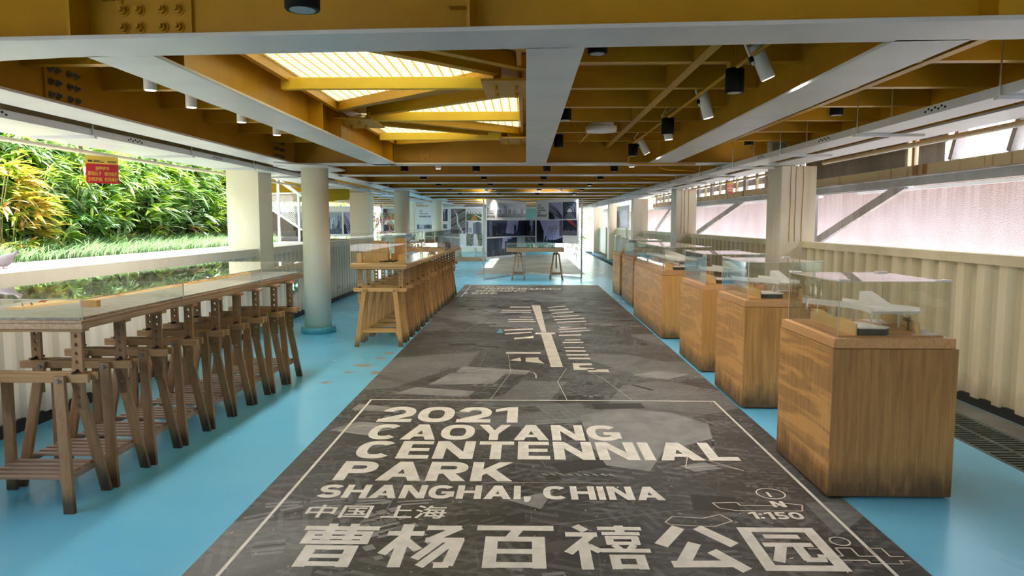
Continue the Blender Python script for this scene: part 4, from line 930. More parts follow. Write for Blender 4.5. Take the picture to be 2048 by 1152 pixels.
# ============================================================ PEDESTALS with models under acrylic
PED = [(1.645, 2.312, 3.785, 4.58), (1.743, 2.405, 5.656, 6.48), (1.757, 2.42, 7.06, 8.06), (1.75, 2.42, 9.12, 11.5), (1.885, 2.50, 12.54, 13.94), (1.918, 2.52, 14.52, 15.7)]
PN = ['nearest', 'second', 'third', 'fourth, longest', 'fifth', 'farthest']
def arch_model(x0, x1, y0, y1, z, seed, label):
    r = random.Random(seed); cx, cy = (x0+x1)/2, (y0+y1)/2; o = thing('scale_model', label, 'scale model', (cx, cy, z), 0, 'models under the pedestal covers')
    a, b = (x1-x0)/2, (y1-y0)/2
    MB().box(-a, a, -b, b, 0, .008).build('base_board', M['tray'], o)
    y_a, y_b = -b+.006, min(b-.06, -b+.63)
    MB().prism_x([(y_a, .008), (y_b, .008), (y_b, .085), (y_b-.15, .092), (y_a+.30, .075), (y_a+.20, .082), (y_a+.10, .080), (y_a, .070)], -a+.09, -a+.097).build('side_wall', M['ply'], o)
    MB().bar((a-.125, -b+.01, .043), (a-.02, -b+.62, .043), .007, .07).build('side_wall', M['ply'], o)
    dk = MB(); n = 16; L = []; Rr = []
    for i in range(n+1):
        u = i/n; yy = -b+.10+u*(2*b-.16); c_ = .03-.10*u+.05*math.sin(u*3.4+seed*.9); w = .105+.03*math.sin(u*5+seed*2)
        L.append((c_-w, yy)); Rr.append((c_+w, yy))
    dk.prism(L+Rr[::-1], .115, .128); dk.build('white_deck', M['model_white'], o)
    pr = MB()
    for side in (L, Rr):
        for p, q in zip(side, side[1:]): pr.bar((*p, .139), (*q, .139), .002, .022)
    pr.build('parapet', M['model_white'], o)
    rp = MB(); rp.prism_x([(-b+.30, .128), (b-.08, .128), (b-.08, .19), (b-.10, .195)], .10, .17); rp.build('ramp', M['model_white'], o)
    for (px, py) in ((.12, -b+.16), (-.02, -b+.40), (.05, b-.35), (-.06, b-.15)):
        MB().cyl((px, py, .008), (px, py, .116), .006, 10).build('support_column', M['model_white'], o, smooth=True)
    MB().bar((-.05, -b+.16, .008), (-.01, -b+.18, .115), .007, .007).bar((.03, -b+.16, .03), (-.01, -b+.18, .115), .007, .007).build('v_support', M['model_white'], o)
    MB().prism([(-.165, -b+.02), (-.03, -b+.01), (.01, -b+.05), (-.05, -b+.2), (-.165, -b+.35)], .008, .042).build('pool_block', M['model_dark'], o)
    MB().prism([(-.17, -b+.015), (-.025, -b+.005), (.015, -b+.05), (-.045, -b+.205), (-.17, -b+.355)], .0425, .05).build('lower_terrace', M['model_white'], o)
    tr_ = MB(); tx, ty = .15, -b+.12; tr_.cyl((tx, ty, .008), (tx, ty, .07), .004, 6)
    for k2 in range(34):
        q = Vector((r.uniform(-1, 1), r.uniform(-1, 1), r.uniform(.2, 1.2))).normalized()*r.uniform(.03, .06); tr_.tube([(tx, ty, .065), (tx+q.x*.5, ty+q.y*.5, .065+q.z*.6), (tx+q.x, ty+q.y, .065+q.z)], .0008, 4)
    tr_.build('wire_tree', M['model_green'], o)
    st = MB()
    for k2 in range(6): st.box(.02, .16, -b+.06+k2*.03, -b+.085+k2*.03, .008, .012+k2*.006)
    st.build('steps', M['block'], o)
    MB().box(a-.14, a-.01, -b+.02, b-.05, .008, .012).build('outer_ground', M['model_white'], o)
    return o
where = ['on the nearest pedestal', 'on the second pedestal', 'on the third pedestal', 'on the long fourth pedestal', 'on the fifth pedestal', 'on the farthest pedestal']
for i, (x0, x1, y0, y1) in enumerate(PED):
    o = thing('pedestal', '%s orange-brown wooden display pedestal in the right row' % PN[i].capitalize(), 'pedestal', ((x0+x1)/2, (y0+y1)/2, 0), 0, 'wooden pedestals along the right side')
    a, b = (x1-x0)/2, (y1-y0)/2
    MB().box(-a, a, -b, b, .012, .825).build('box_body', M['plinth_dark'] if i in (0, 1) else M['plinth'], o, bevel=.003)
    MB().box(-a+.03, a-.03, -b+.03, b-.03, 0, .0125).build('plinth_foot', M['rubber'], o)
    MB().box(-a+.004, a-.016, -b+.004, b-.008, .8275, .882).build('tray', M['tray'], o, bevel=.003)
    acrylic_box('acrylic_cover', 'clear acrylic cover with white corners %s' % where[i], x0+.035, x1-.045, y0+.035, y1-.04, .8825, 1.186, 'acrylic covers of the pedestals')
    arch_model(x0+.05, x1-.06, y0+.05, y1-.06, .8825, i+1, 'white and wood park model under the cover '+where[i])

# ============================================================ EXHIBITION BOARDS
def photo(name, par, u0, u1, v0, v1, style, seed, mf, lay=.004):
    """a printed picture: flat shapes printed on one sheet; mf(u, v, d) gives the point d in front of the board"""
    r = random.Random(seed); mats = []; mb = MB()
    def c(k2):
        if PH[k2] not in mats: mats.append(PH[k2])
        return mats.index(PH[k2])
    lvl = [0]; Wd, H = u1-u0, v1-v0
    def q(a, b, c0, d, col):
        lvl[0] += 1; dd = lay+lvl[0]*.00004
        mb.quad(mf(u0+a*Wd, v0+c0*H, dd), mf(u0+b*Wd, v0+c0*H, dd), mf(u0+b*Wd, v0+d*H, dd), mf(u0+a*Wd, v0+d*H, dd), c(col))
    def poly(pts, col):
        lvl[0] += 1; dd = lay+lvl[0]*.00004; mb._add([mf(u0+min(1, max(0, x))*Wd, v0+min(1, max(0, y))*H, dd) for x, y in pts], [tuple(range(len(pts)))], c(col))
    if style == 'skyline':
        q(0, 1, 0, 1, 'sky'); poly([(0, .6), (.5, .75), (1, .55), (1, 1), (0, 1)], 'haze')
        for k2 in range(22): x = r.random(); w = r.uniform(.03, .09); q(max(0, x-w/2), min(1, x+w/2), 0, r.uniform(.3, .85), r.choice(['tower', 'steel', 'haze', 'night']))
        q(0, 1, 0, .25, 'steel')
        for k2 in range(30): x = r.uniform(0, .95); y = r.uniform(0, .25); q(x, x+.03, y, y+.03, r.choice(['pale', 'night', 'grey']))
    elif style == 'night':
        q(0, 1, 0, 1, 'night'); poly([(.45, .2), (.75, .1), (.8, 1), (.5, 1)], 'violet')
        for k2 in range(26): x = r.random(); w = r.uniform(.04, .12); q(max(0, x-w/2), min(1, x+w/2), 0, r.uniform(.2, .95), r.choice(['navy', 'black', 'night', 'steel']))
        for k2 in range(40): x = r.uniform(0, .97); y = r.uniform(0, .35); q(x, x+.015, y, y+.03, r.choice(['pink', 'steel', 'red', 'haze', 'navy']))
    elif style == 'road':
        q(0, 1, 0, 1, 'road')
        for k2 in range(10): y = r.uniform(-.2, 1); poly([(0, y), (1, y+.35), (1, y+.40), (0, y+.04)], r.choice(['grey', 'steel', 'black']))
        for k2 in range(9):
            u = k2/8; x = .25+.5*u+.06*math.sin(u*9); poly([(x-.05, .95-u*.95), (x+.06, .95-u*.95), (x+.10, .84-u*.95), (x+.0, .84-u*.95)], r.choice(['pale', 'pink', 'grey', 'pale']))
        for k2 in range(40): x = r.uniform(0, .96); y = r.uniform(0, .97); q(x, x+.03, y, y+.015, r.choice(['pale', 'black', 'grey']))
    elif style == 'park':
        q(0, 1, 0, 1, 'pale'); q(.42, .95, .5, .95, 'tower'); q(.6, .82, .4, .98, 'steel'); q(0, .12, .55, 1, 'steel'); q(.15, .35, .55, .75, 'haze')
        q(0, 1, 0, .5, 'grey'); poly([(.35, 0), (.8, 0), (.62, .5), (.48, .5)], 'pale')
        for k2 in range(44): x = r.choice([r.uniform(0, .4), r.uniform(.7, .95)]); y = r.uniform(0, .5); q(x, x+r.uniform(.03, .08), y, y+r.uniform(.03, .07), r.choice(['green', 'leaf', 'green', 'black']))
    elif style == 'line':
        q(0, 1, 0, 1, 'pale'); q(0, 1, 0, .55, 'green'); poly([(.25, 0), (.75, 0), (.58, .55), (.5, .55)], 'warm'); poly([(.55, .5), (1, .1), (1, .25), (.6, .52)], 'pale'); poly([(.45, .5), (0, .1), (0, .25), (.4, .52)], 'road')
        for k2 in range(16): x = r.random()*.95; q(x, x+.05, .5, .5+r.uniform(.05, .3), r.choice(['haze', 'tower', 'steel']))
    elif style == 'bridge':
        q(0, 1, 0, 1, 'violet'); poly([(0, 0), (.28, 0), (.28, .5), (.12, 1), (0, 1)], 'black'); poly([(.28, 0), (1, 0), (1, .25), (.75, .12), (.5, .1), (.36, .3)], 'navy')
        for cx, cy_ in ((.55, .62), (.72, .66)):
            for k2 in range(5):
                y = cy_-k2*.12; x = cx-k2*.035; w = .075-k2*.008
                ring_ = [(x+w*math.cos(a*math.pi/6), y+.10*math.sin(a*math.pi/6)) for a in range(12)]; poly(ring_, 'black'); poly([(x+(p-x)*.84, y+(s_-y)*.84) for p, s_ in ring_], 'violet' if k2 else 'haze')
        q(.88, 1, .3, 1, 'steel')
    elif style == 'arch':
        q(0, 1, 0, 1, 'violet'); 
        for k2 in range(5): poly([(0, .95-k2*.13), (.6, .55-k2*.12), (1, .1-k2*.05), (1, .2-k2*.05), (.62, .62-k2*.12), (0, 1-k2*.13)], 'black' if k2 % 2 else 'steel')
        poly([(0, 0), (.5, 0), (.3, .35), (0, .5)], 'black')
    elif style == 'tunnel':
        q(0, 1, 0, 1, 'night')
        for k2 in range(6): s_ = 1-k2*.15; poly([(.5+.5*s_*math.cos(a*math.pi/12), .4+.55*s_*math.sin(a*math.pi/12)) for a in range(13)], ['steel', 'navy', 'tower', 'night', 'haze', 'pale'][k2])
        poly([(0, 0), (1, 0), (.55, .4), (.45, .4)], 'steel')
    elif style == 'red':
        q(0, 1, 0, 1, 'navy'); poly([(.25, 1), (.6, 1), (1, .55), (1, .5)], 'red'); q(0, 1, 0, .32, 'steel')
        for k2 in range(30): x = r.uniform(0, .95); y = r.uniform(.1, .5); q(x, x+.04, y, y+.03, r.choice(['pink', 'black', 'haze', 'red']))
    elif style == 'street':
        q(0, 1, 0, 1, 'steel'); q(0, 1, .55, 1, 'haze'); poly([(0, .3), (.3, .5), (.3, 1), (0, 1)], 'navy'); poly([(1, .3), (.7, .5), (.7, 1), (1, 1)], 'night'); poly([(.1, 0), (.9, 0), (.6, .55), (.42, .55)], 'warm')
        for k2 in range(30): x = r.uniform(0, .95); y = r.uniform(0, .6); q(x, x+.05, y, y+.05, r.choice(['warm', 'black', 'red', 'pale', 'navy']))
    return mb.build(name, mats, par)

def board(label, mf, u0, u1, v0, v1, group, t_=.02):
    o = thing('exhibition_board', label, 'exhibition board', (0, 0, 0), 0, group)
    mb = MB(); P = [mf(u, v, d) for d in (0, -t_) for u, v in ((u0, v0), (u1, v0), (u1, v1), (u0, v1))]
    mb._add(P, [(0, 1, 2, 3), (7, 6, 5, 4), (0, 4, 5, 1), (1, 5, 6, 2), (2, 6, 7, 3), (3, 7, 4, 0)]); mb.build('sheet', M['panel_white'], o)
    return o
def plane_xz(y): return lambda u, v, d: (u, y-d, v)
def leafmap(A, B):
    A = Vector((*A, 0)); B = Vector((*B, 0)); d = (B-A).normalized(); n = Vector((d.y, -d.x, 0))
    return lambda u, v, dd: tuple(A+d*u+n*dd+Vector((0, 0, v)))
GB = 'printed boards about other parks'
LA, LM, LR = (-1.1, 18.52), (-.036, 21.13), (1.491, 19.07)
fr = thing('display_screen', 'folding grey metal frame screen holding the middle boards', 'display screen')
zt_ = 2.14
for p in (LA, LM, LR): MB().box(p[0]-.02, p[0]+.02, p[1]-.02, p[1]+.02, 0, zt_).build('upright', M['grey_steel'], fr)
for p, q in ((LA, LM), (LM, LR)):
    MB().bar((*p, .02), (*q, .02), .035, .03).build('bottom_rail', M['grey_steel'], fr); MB().bar((*p, zt_-.015), (*q, zt_-.015), .035, .03).build('top_rail', M['grey_steel'], fr)
mf = leafmap(LA, LM); B1 = lambda u, v, d: mf(u, v, d+.05)
o = board('large board of dark city photographs on the left half of the folding screen', B1, .075, 2.785, .534, 2.10, GB)
photo('photograph', o, .733, 2.75, 1.642, 2.03, 'skyline', 3, B1); photo('photograph', o, .09, 2.752, 1.12, 1.56, 'night', 4, B1); photo('photograph', o, .09, 2.102, .60, 1.08, 'night', 5, B1)
text_mesh('caption_lettering', [('2015', .10, .26, 1.84, 1.88), ('SEOULLO 7017', .10, .56, 1.78, 1.82), ('SKYGARDEN', .10, .53, 1.72, 1.76), ('首尔路空中花园', .10, .58, 1.62, 1.69)], M['ink'], o, lambda u, v: B1(u, v, .003), .02)
mf2 = leafmap(LM, LR); B2 = lambda u, v, d: mf2(u, v, d+.05)
o = board('board of railway and bridge photographs on the right half of the folding screen', B2, .60, 2.47, .93, 2.13, GB)
photo('photograph', o, 1.206, 1.80, 1.59, 2.06, 'arch', 6, B2); photo('photograph', o, 1.822, 2.40, 1.598, 2.06, 'tunnel', 7, B2); photo('photograph', o, .648, 1.83, .945, 1.56, 'bridge', 8, B2); photo('photograph', o, 1.84, 2.43, 1.148, 1.564, 'red', 9, B2)
text_mesh('caption_lettering', [('2021', .69, .85, 1.96, 2.01), ('CAOYANG', .69, .98, 1.89, 1.94), ('CENTENNIAL', .69, 1.08, 1.82, 1.87), ('PARK', .69, .85, 1.75, 1.80), ('曹杨百禧公园', .69, 1.10, 1.66, 1.73)], M['ink'], o, lambda u, v: B2(u, v, .003), .02)
o = board('narrow board of two dark street photographs beside the fold of the screen', B2, .055, .59, .915, 1.60, GB)
photo('photograph', o, .065, .58, 1.11, 1.56, 'night', 10, B2); photo('photograph', o, .074, .58, .925, 1.08, 'road', 11, B2)
B3 = plane_xz(28.0)
o = board('wide board with street photographs behind the second round column', B3, -5.704, -3.60, .526, 2.107, GB)
photo('photograph', o, -5.617, -5.0, 1.603, 2.04, 'street', 12, B3); photo('photograph', o, -4.95, -4.36, 1.603, 2.03, 'street', 13, B3); photo('photograph', o, -5.614, -5.0, .95, 1.42, 'red', 14, B3); photo('photograph', o, -4.95, -4.357, .95, 1.42, 'street', 15, B3); photo('photograph', o, -4.288, -3.65, .95, 1.42, 'park', 16, B3)
B3b = plane_xz(27.9)
o = board('white caption card about an elevated park clipped over the street photograph board', B3b, -4.312, -3.682, 1.44, 2.122, GB, .01)
text_mesh('caption_lettering', [('THE', -4.18, -4.06, 1.92, 1.97), ('HIGH LINE', -4.18, -3.86, 1.82, 1.87), ('纽约高线公园', -4.18, -3.75, 1.70, 1.77)], M['ink'], o, lambda u, v: B3b(u, v, .003), .02)
B4 = plane_xz(28.2)
o = board('partly hidden board behind the third round column', B4, -3.55, -3.05, .523, 2.108, GB)
photo('photograph', o, -3.50, -3.10, 1.554, 2.033, 'night', 17, B4); photo('photograph', o, -3.50, -3.11, 1.10, 1.44, 'park', 18, B4)
B5 = plane_xz(27.6)
o = board('board of motorway and park photographs left of the folding screen', B5, -2.962, -1.66, .525, 2.11, GB)
for x_ in (-2.93, -1.69): MB().box(x_-.02, x_+.02, 27.625, 27.665, .09 if x_ > -3 else 0, 2.12).build('stand_post', M['grey_steel'], o)
photo('photograph', o, -2.914, -2.341, 1.072, 2.033, 'road', 19, B5); photo('photograph', o, -2.313, -1.716, 1.569, 2.033, 'line', 20, B5); photo('photograph', o, -2.316, -1.688, .59, 1.537, 'park', 21, B5)
tx = MB()
for k2 in range(10): tx.quad(B5(-2.56, .98-k2*.035, .003), B5(-2.56+RND.uniform(.10, .17), .98-k2*.035, .003), B5(-2.44, .986-k2*.035, .003), B5(-2.56, .986-k2*.035, .003))
tx.build('small_print', M['grey_steel'], o)
B6 = plane_xz(17.6)
o = board('board of city photographs beyond the stairs on the left', B6, -6.45, -4.30, 1.16, 1.90, GB)
photo('photograph', o, -6.38, -5.76, 1.217, 1.758, 'night', 27, B6)
photo('photograph', o, -5.7, -4.97, 1.217, 1.758, 'skyline', 22, B6); photo('photograph', o, -4.932, -4.564, 1.217, 1.758, 'skyline', 23, B6); photo('photograph', o, -4.521, -4.32, 1.217, 1.758, 'arch', 24, B6)
for p in ((-6.40, 17.64), (-4.33, 17.64)): MB().box(p[0]-.02, p[0]+.02, p[1], p[1]+.04, 0, 1.95).build('stand_post', M['grey_steel'], o)
# feet of the rear boards
for (b_, xs) in ((o, ()),): pass
pf = thing('board_stand', 'low wooden platform with posts under the rear boards', 'stand', (0, 0, 0))
MB().box(-3.0, -1.55, 27.5, 29.2, 0, .09).build('platform', M['board'], pf)
for x in (-5.65, -4.34, -3.62, -3.04, -2.94, -2.0, -1.68): MB().box(x-.02, x+.02, 28.24, 28.28, 0, 2.12).build('post', M['grey_steel'], pf)
MB().bar((-5.65, 28.26, 2.11), (-1.68, 28.26, 2.11), .03, .03).build('top_rail', M['grey_steel'], pf)
# posters on the far right wall
def plane_right(x): return lambda u, v, d: (x-d, u, v)
for i, (y0, y1, st) in enumerate(((23.2, 24.6, 'arch'), (25.0, 28.4, 'bridge'), (29.8, 33.5, 'night'))):
    Br = lambda u, v, d, x=3.60: (x-d, -u, v)
    o = board(['photo board on the right wall past the third pillar', 'photo board on the right wall before the fourth pillar', 'photo board on the right wall past the fourth pillar'][i], Br, -y1, -y0, 1.26, 2.12, GB)
    photo('photograph', o, -y1+.05, -y0-.05, 1.30, 1.95, st, 30+i, Br)

# table with a long box model in front of the screen
T3 = make_trestle('', 'trestles in front of the folding screen', M['wood_leg'], M['wood_rail'], M['wood_shelf'], top=.735, rail_top=.70, yf=.165)
for i, x in enumerate((-.20, .80)):
    lab = ['left trestle under the long box in front of the folding screen', 'right trestle under the long box in front of the folding screen'][i]
    o = T3 if i == 0 else dup(T3, (x, 18.62, 0), R(90), lab); o.location = (x, 18.72, 0); o.rotation_euler = (0, 0, R(90)); o['label'] = lab
o = tag(MB().box(-.51, .995, 18.42, 19.0, .736, .84).build('display_box', M['board'], bevel=.003), 'long shallow wooden box on two trestles before the folding screen', 'display box')
bx = thing('landscape_model', 'small park model inside the long box before the folding screen', 'scale model', (.24, 18.7, .841))
MB().box(-.72, .72, -.25, .25, 0, .01).build('base_board', M['model_dark'], bx)
for k2 in range(22):
    x = RND.uniform(-.2, .45); y = RND.uniform(-.22, .2); MB().box(x, x+.04, y, y+.04, .0105, RND.uniform(.03, .10)).build('model_block', M['model_white'] if k2 % 3 else M['leaf_b'], bx)
acrylic_box('acrylic_cover', 'clear cover on the long box before the folding screen', -.50, .985, 18.43, 18.99, .8405, .968, None, caps=False)

# ============================================================ LEFT OUTSIDE: ledge, grass, bamboo, stairs
struct(MB().box(-4.45, -3.705, -11, 12.78, 0, 1.15).build('trim_5', M['ledge']), 'bright white ledge along the top of the planter', 'ledge')
m = MB(); ys_ = [-4+i*.6 for i in range(29)]
xs_ = [(-4.45, 1.13), (-5.2, 1.22), (-6.2, 1.6), (-7.6, 2.2), (-11, 2.9)]
for a, b in zip(ys_, ys_[1:]):
    for (x0, z0), (x1, z1) in zip(xs_, xs_[1:]): m.quad((x0, a, z0), (x0, b, z0), (x1, b, z1), (x1, a, z1))
m.quad((-4.45, 12.8, 0), (-11, 12.8, 0), (-11, 12.8, 2.9), (-4.45, 12.8, 1.13))
struct(m.build('ground', M['soil']), 'soil bank of the planter', 'planter')
rg = random.Random(11); gm = MB()
def blade(mb, x, y, z, L, w, az, lean, mi):
    d = Vector((math.cos(az), math.sin(az), 0)); s_ = Vector((-d.y, d.x, 0))*w; P = []
    for k2 in range(4):
        u = k2/3; P.append(Vector((x, y, z))+d*(lean*L*u*u)+Vector((0, 0, L*(u-.55*lean*u*u))))
    W_ = [1, .9, .6, .05]
    for k2 in range(3): mb.quad(P[k2]-s_*W_[k2], P[k2]+s_*W_[k2], P[k2+1]+s_*W_[k2+1], P[k2+1]-s_*W_[k2+1], mi)
for i in range(9000):
    y = 5.4+7.4*rg.random(); x = -4.45-.95*rg.random()
    blade(gm, x, y, 1.13+(-4.45-x)*.12, rg.uniform(.13, .26), .005, rg.uniform(-1.2, 1.0), rg.uniform(.5, 1.15), 0 if rg.random() < .6 else 1)
tag(gm.build('grass', [M['grass_a'], M['grass_b']]), 'band of drooping blue-green grass on the planter edge', 'grass', None, 'stuff')

def leaf(mb, p, d, up, L, w, mi):
    d = d.normalized(); s_ = d.cross(up)
    if s_.length < .01: s_ = d.orthogonal()
    s_.normalize(); n_ = s_.cross(d)
    P = []
    for u, ww, dr in ((0, .15, 0), (.22, .9, .03), (.5, 1, .10), (.8, .5, .24), (1, .0, .38)): P.append((p+d*(L*u)-Vector((0, 0, 1))*(dr*L*.8), w*ww/2))
    V = []; n = len(mb.v)
    for c_, hw in P: V += [c_-s_*hw+n_*hw*.3, c_, c_+s_*hw+n_*hw*.3]
    F = []
    for k2 in range(4): a = k2*3; F += [(a, a+1, a+4, a+3), (a+1, a+2, a+5, a+4)]
    mb._add(V, F, mi)
def bamboo_mesh(seed, h, rad, nl, wts):
    r = random.Random(seed); lf = MB(); st = MB()
    for k2 in range(7):
        a = r.uniform(0, 6.28); q = r.uniform(0, rad*.4); st.tube([(q*math.cos(a), q*math.sin(a), 0), (q*1.3*math.cos(a), q*1.3*math.sin(a), h*.5), (q*2.2*math.cos(a), q*2.2*math.sin(a), h*.92)], .007, 6)
    for i in range(nl):
        a = r.uniform(0, 6.283); z = h*(r.random()**.75)*.98+.06; rr = rad*(.55+.5*r.random()**.5)*(1.0-.45*(z/h)**3); c_ = Vector((rr*math.cos(a), rr*math.sin(a), z))
        out = Vector((math.cos(a), math.sin(a), r.uniform(-.2, .55))); m0 = r.random(); mi = 0 if m0 < wts[0] else (1 if m0 < wts[0]+wts[1] else (2 if m0 < .97 else 3))
        for k3 in range(r.randint(5, 8)):
            d = (out+Vector((r.uniform(-1, 1), r.uniform(-1, 1), r.uniform(-.5, .6)))*.85); leaf(lf, c_+Vector((r.uniform(-.04, .04), r.uniform(-.04, .04), r.uniform(-.04, .04))), d, Vector((r.uniform(-.3, .3), r.uniform(-.3, .3), 1)), r.uniform(.16, .33), r.uniform(.028, .058), mi if r.random() < .8 else r.randint(0, 2))
    return lf, st
protos = []
for s_, wts in ((1, (.5, .25)), (2, (.3, .5)), (3, (.55, .2)), (4, (.35, .35))):
    lf, st = bamboo_mesh(s_, 1.5, .55, 170, wts); o = thing('bamboo_shrub', '', 'bamboo', (0, 0, 0), 0, 'bamboo shrubs on the bank')
    lf.build('foliage', [M['leaf_a'], M['leaf_b'], M['leaf_c'], M['leaf_d']], o); st.build('stems', M['bark'], o); protos.append([o, False])
lf, st = bamboo_mesh(9, 1.2, .55, 170, (.6, .1)); yb = thing('bamboo_shrub', 'yellow and dry bamboo shrub at the left edge of the bank', 'bamboo', (-5.15, 6.75, 1.16)); yb.scale = (.85, .85, .72)
lf.build('foliage', [M['leaf_y'], M['leaf_d'], M['leaf_a'], M['leaf_d']], yb); st.build('stems', M['bark'], yb)
bi = 0
for row, (bx_, z, sc_, n, y0, stp) in enumerate(((-5.40, 1.22, .82, 14, 5.2, .58), (-5.85, 1.42, 1.05, 12, 6.0, .62), (-6.5, 1.7, 1.25, 9, 6.6, .80), (-7.4, 2.1, 1.4, 6, 7.6, 1.15))):
    for i in range(n):
        y = y0+i*stp+RND.uniform(-.15, .15)
        if row == 0 and 6.1 < y < 7.25: continue
        x = bx_+RND.uniform(-.12, .12); pr = protos[RND.randrange(4)]
        lab = 'green bamboo shrub in the %s row of the bank, %s from the square pillar' % (['front', 'second', 'third', 'back'][row], ORD[n-1-i])
        if not pr[1]: o = pr[0]; pr[1] = True
        else: o = dup(pr[0], (x, y, z))
        o.location = (x, y, z); o.rotation_euler = (0, 0, RND.uniform(0, 6.28)); s3 = sc_*RND.uniform(.9, 1.1); o.scale = (s3, s3, s3); o['label'] = lab
for pr in protos:
    if not pr[1]: bpy.data.objects.remove(pr[0])

# stairs with mesh railing beyond the first left pillar
sg = thing('staircase', 'pale stone stairs rising behind the first left pillar', 'stairs')
for k2, (z0, z1, y0) in enumerate(((0, 1.15, 12.8), (1.15, 1.235, 13.3), (1.235, 1.34, 13.65), (1.34, 1.455, 14.0), (1.455, 1.57, 14.35), (1.57, 1.69, 14.7))):
    MB().box(-6.6, -3.72 if k2 == 0 else (-4.12-.16*k2), y0, 15.5, z0, z1).build('step', M['stair'], sg)
rl_ = thing('stair_railing', 'white stair railing with diamond wire mesh', 'railing')
for (x, z) in ((-4.53, 1.2), (-4.16, 1.15)):
    MB().box(x-.02, x+.02, 12.98, 13.02, z-.05, 2.28 if x < -4.3 else 2.0).build('post', M['white_steel'], rl_)
MB().bar((-4.95, 13, 2.57), (-4.1, 13, 1.98), .05, .05).build('handrail', M['white_steel'], rl_)
MB().bar((-4.95, 13, 1.93), (-4.1, 13, 1.36), .03, .03).build('bottom_rail', M['white_steel'], rl_)
MB().bar((-4.9, 13, 2.02), (-4.1, 13, 2.04), .02, .02).build('mid_rail', M['white_steel'], rl_)
ms = MB(); inside = lambda x, z: z < 2.03 and z > 1.37-(x+4.1)*.67 and -4.95 < x < -4.1
for k2 in range(-30, 60):
    for sgn in (1, -1):
        seg = []
        for j in range(0, 60):
            x = -4.95+j*.0145; z = 1.3+k2*.036+sgn*(x+4.95)*1.0
            if inside(x, z): seg.append((x, 13+.002*sgn, z))
        if len(seg) > 1: ms.bar(seg[0], seg[-1], .006, .006)
ms.build('wire_mesh', M['grey_steel'], rl_)
tag(MB().prism_y([(-6.5, 1.96), (-4.2, 1.92), (-3.7, 2.0), (-3.7, 2.3), (-6.5, 2.5)], 14.9, 14.95).build('fascia_panel', M['yellow_sheet']), 'sunlit yellow panel above the stairs', 'panel')

tag(MB().prism_y([(-7.2, 2.95), (-4.32, 2.60), (-4.32, 2.63), (-7.2, 2.98)], 12.9, 15.48).build('stair_sunshade', M['yellow_sheet']), 'translucent yellow canopy added over the stairs on the left to cut the sun', 'canopy')  # yellow plane over the stairs, added to keep the sun off them
# dove on the ledge, facing right, tail to the left
dv = thing('dove', 'small grey dove sitting on the white ledge at the left edge', 'bird', (-3.965, 5.30, 1.152), R(48))
sec = [(-.15, .030, .004, .003), (-.11, .034, .014, .006), (-.06, .045, .032, .028), (-.02, .055, .042, .042), (.02, .060, .043, .047), (.05, .070, .034, .040), (.068, .090, .022, .028), (.078, .108, .018, .022), (.090, .118, .017, .019), (.104, .118, .010, .011), (.110, .117, .004, .004)]
dm = MB(); n = 14; vs = []
for (x, z, ry, rz_) in sec:
    vs += [(x, ry*math.cos(2*math.pi*i/n), z+rz_*math.sin(2*math.pi*i/n)) for i in range(n)]
fs = [(k2*n+i, (k2+1)*n+i, (k2+1)*n+(i+1) % n, k2*n+(i+1) % n) for k2 in range(len(sec)-1) for i in range(n)]+[tuple(range(n)), tuple((len(sec)-1)*n+i for i in range(n-1, -1, -1))]
dm._add(vs, fs); dm.build('body', M['feather'], dv, smooth='all')
MB().cyl((.108, 0, .116), (.126, 0, .111), .004, 8, .001).build('beak', M['ink'], dv)
for sy in (-1, 1):
    MB().lathe([(.001, -.003), (.003, 0), (.001, .003)], (.098, sy*.0125, .122), 8).build('eye', M['ink'], dv)
    MB().cyl((.0, sy*.016, .03), (.005, sy*.016, .0), .0025, 6).box(-.003, .022, sy*.016-.003, sy*.016+.003, 0, .003).build('leg', M['flower'], dv)

# ============================================================ SIGNS
def sign(label, mf_, u0, u1, v0, v1, split, lines, hdr):
    o = thing('notice_sign', label, 'sign')
    mb = MB(); P = [mf_(u, v, d) for d in (0, -.004) for u, v in ((u0, v0), (u1, v0), (u1, v1), (u0, v1))]
    mb._add(P, [(0, 1, 2, 3), (7, 6, 5, 4), (0, 4, 5, 1), (1, 5, 6, 2), (2, 6, 7, 3), (3, 7, 4, 0)]); mb.build('plate', M['red'], o)
    MB().quad(mf_(u0, split, .0008), mf_(u1, split, .0008), mf_(u1, v1, .0008), mf_(u0, v1, .0008)).build('header_band', M['gold'], o)
    text_mesh('lettering', lines, M['gold'], o, lambda u, v: mf_(u, v, .0012), .012)
    h = MB()
    for (a, b, c0, d) in hdr: h.quad(mf_(a, c0, .0016), mf_(b, c0, .0016), mf_(b, d, .0016), mf_(a, d, .0016))
    h.build('header_print', M['ink'], o)
    s2 = MB()
    for u in (u0+.02, u1-.02):
        for v in (v0+.02, v1-.02): s2.cyl(mf_(u, v, .001), mf_(u, v, .003), .004, 8)
    s2.build('rivets', M['steel'], o); return o
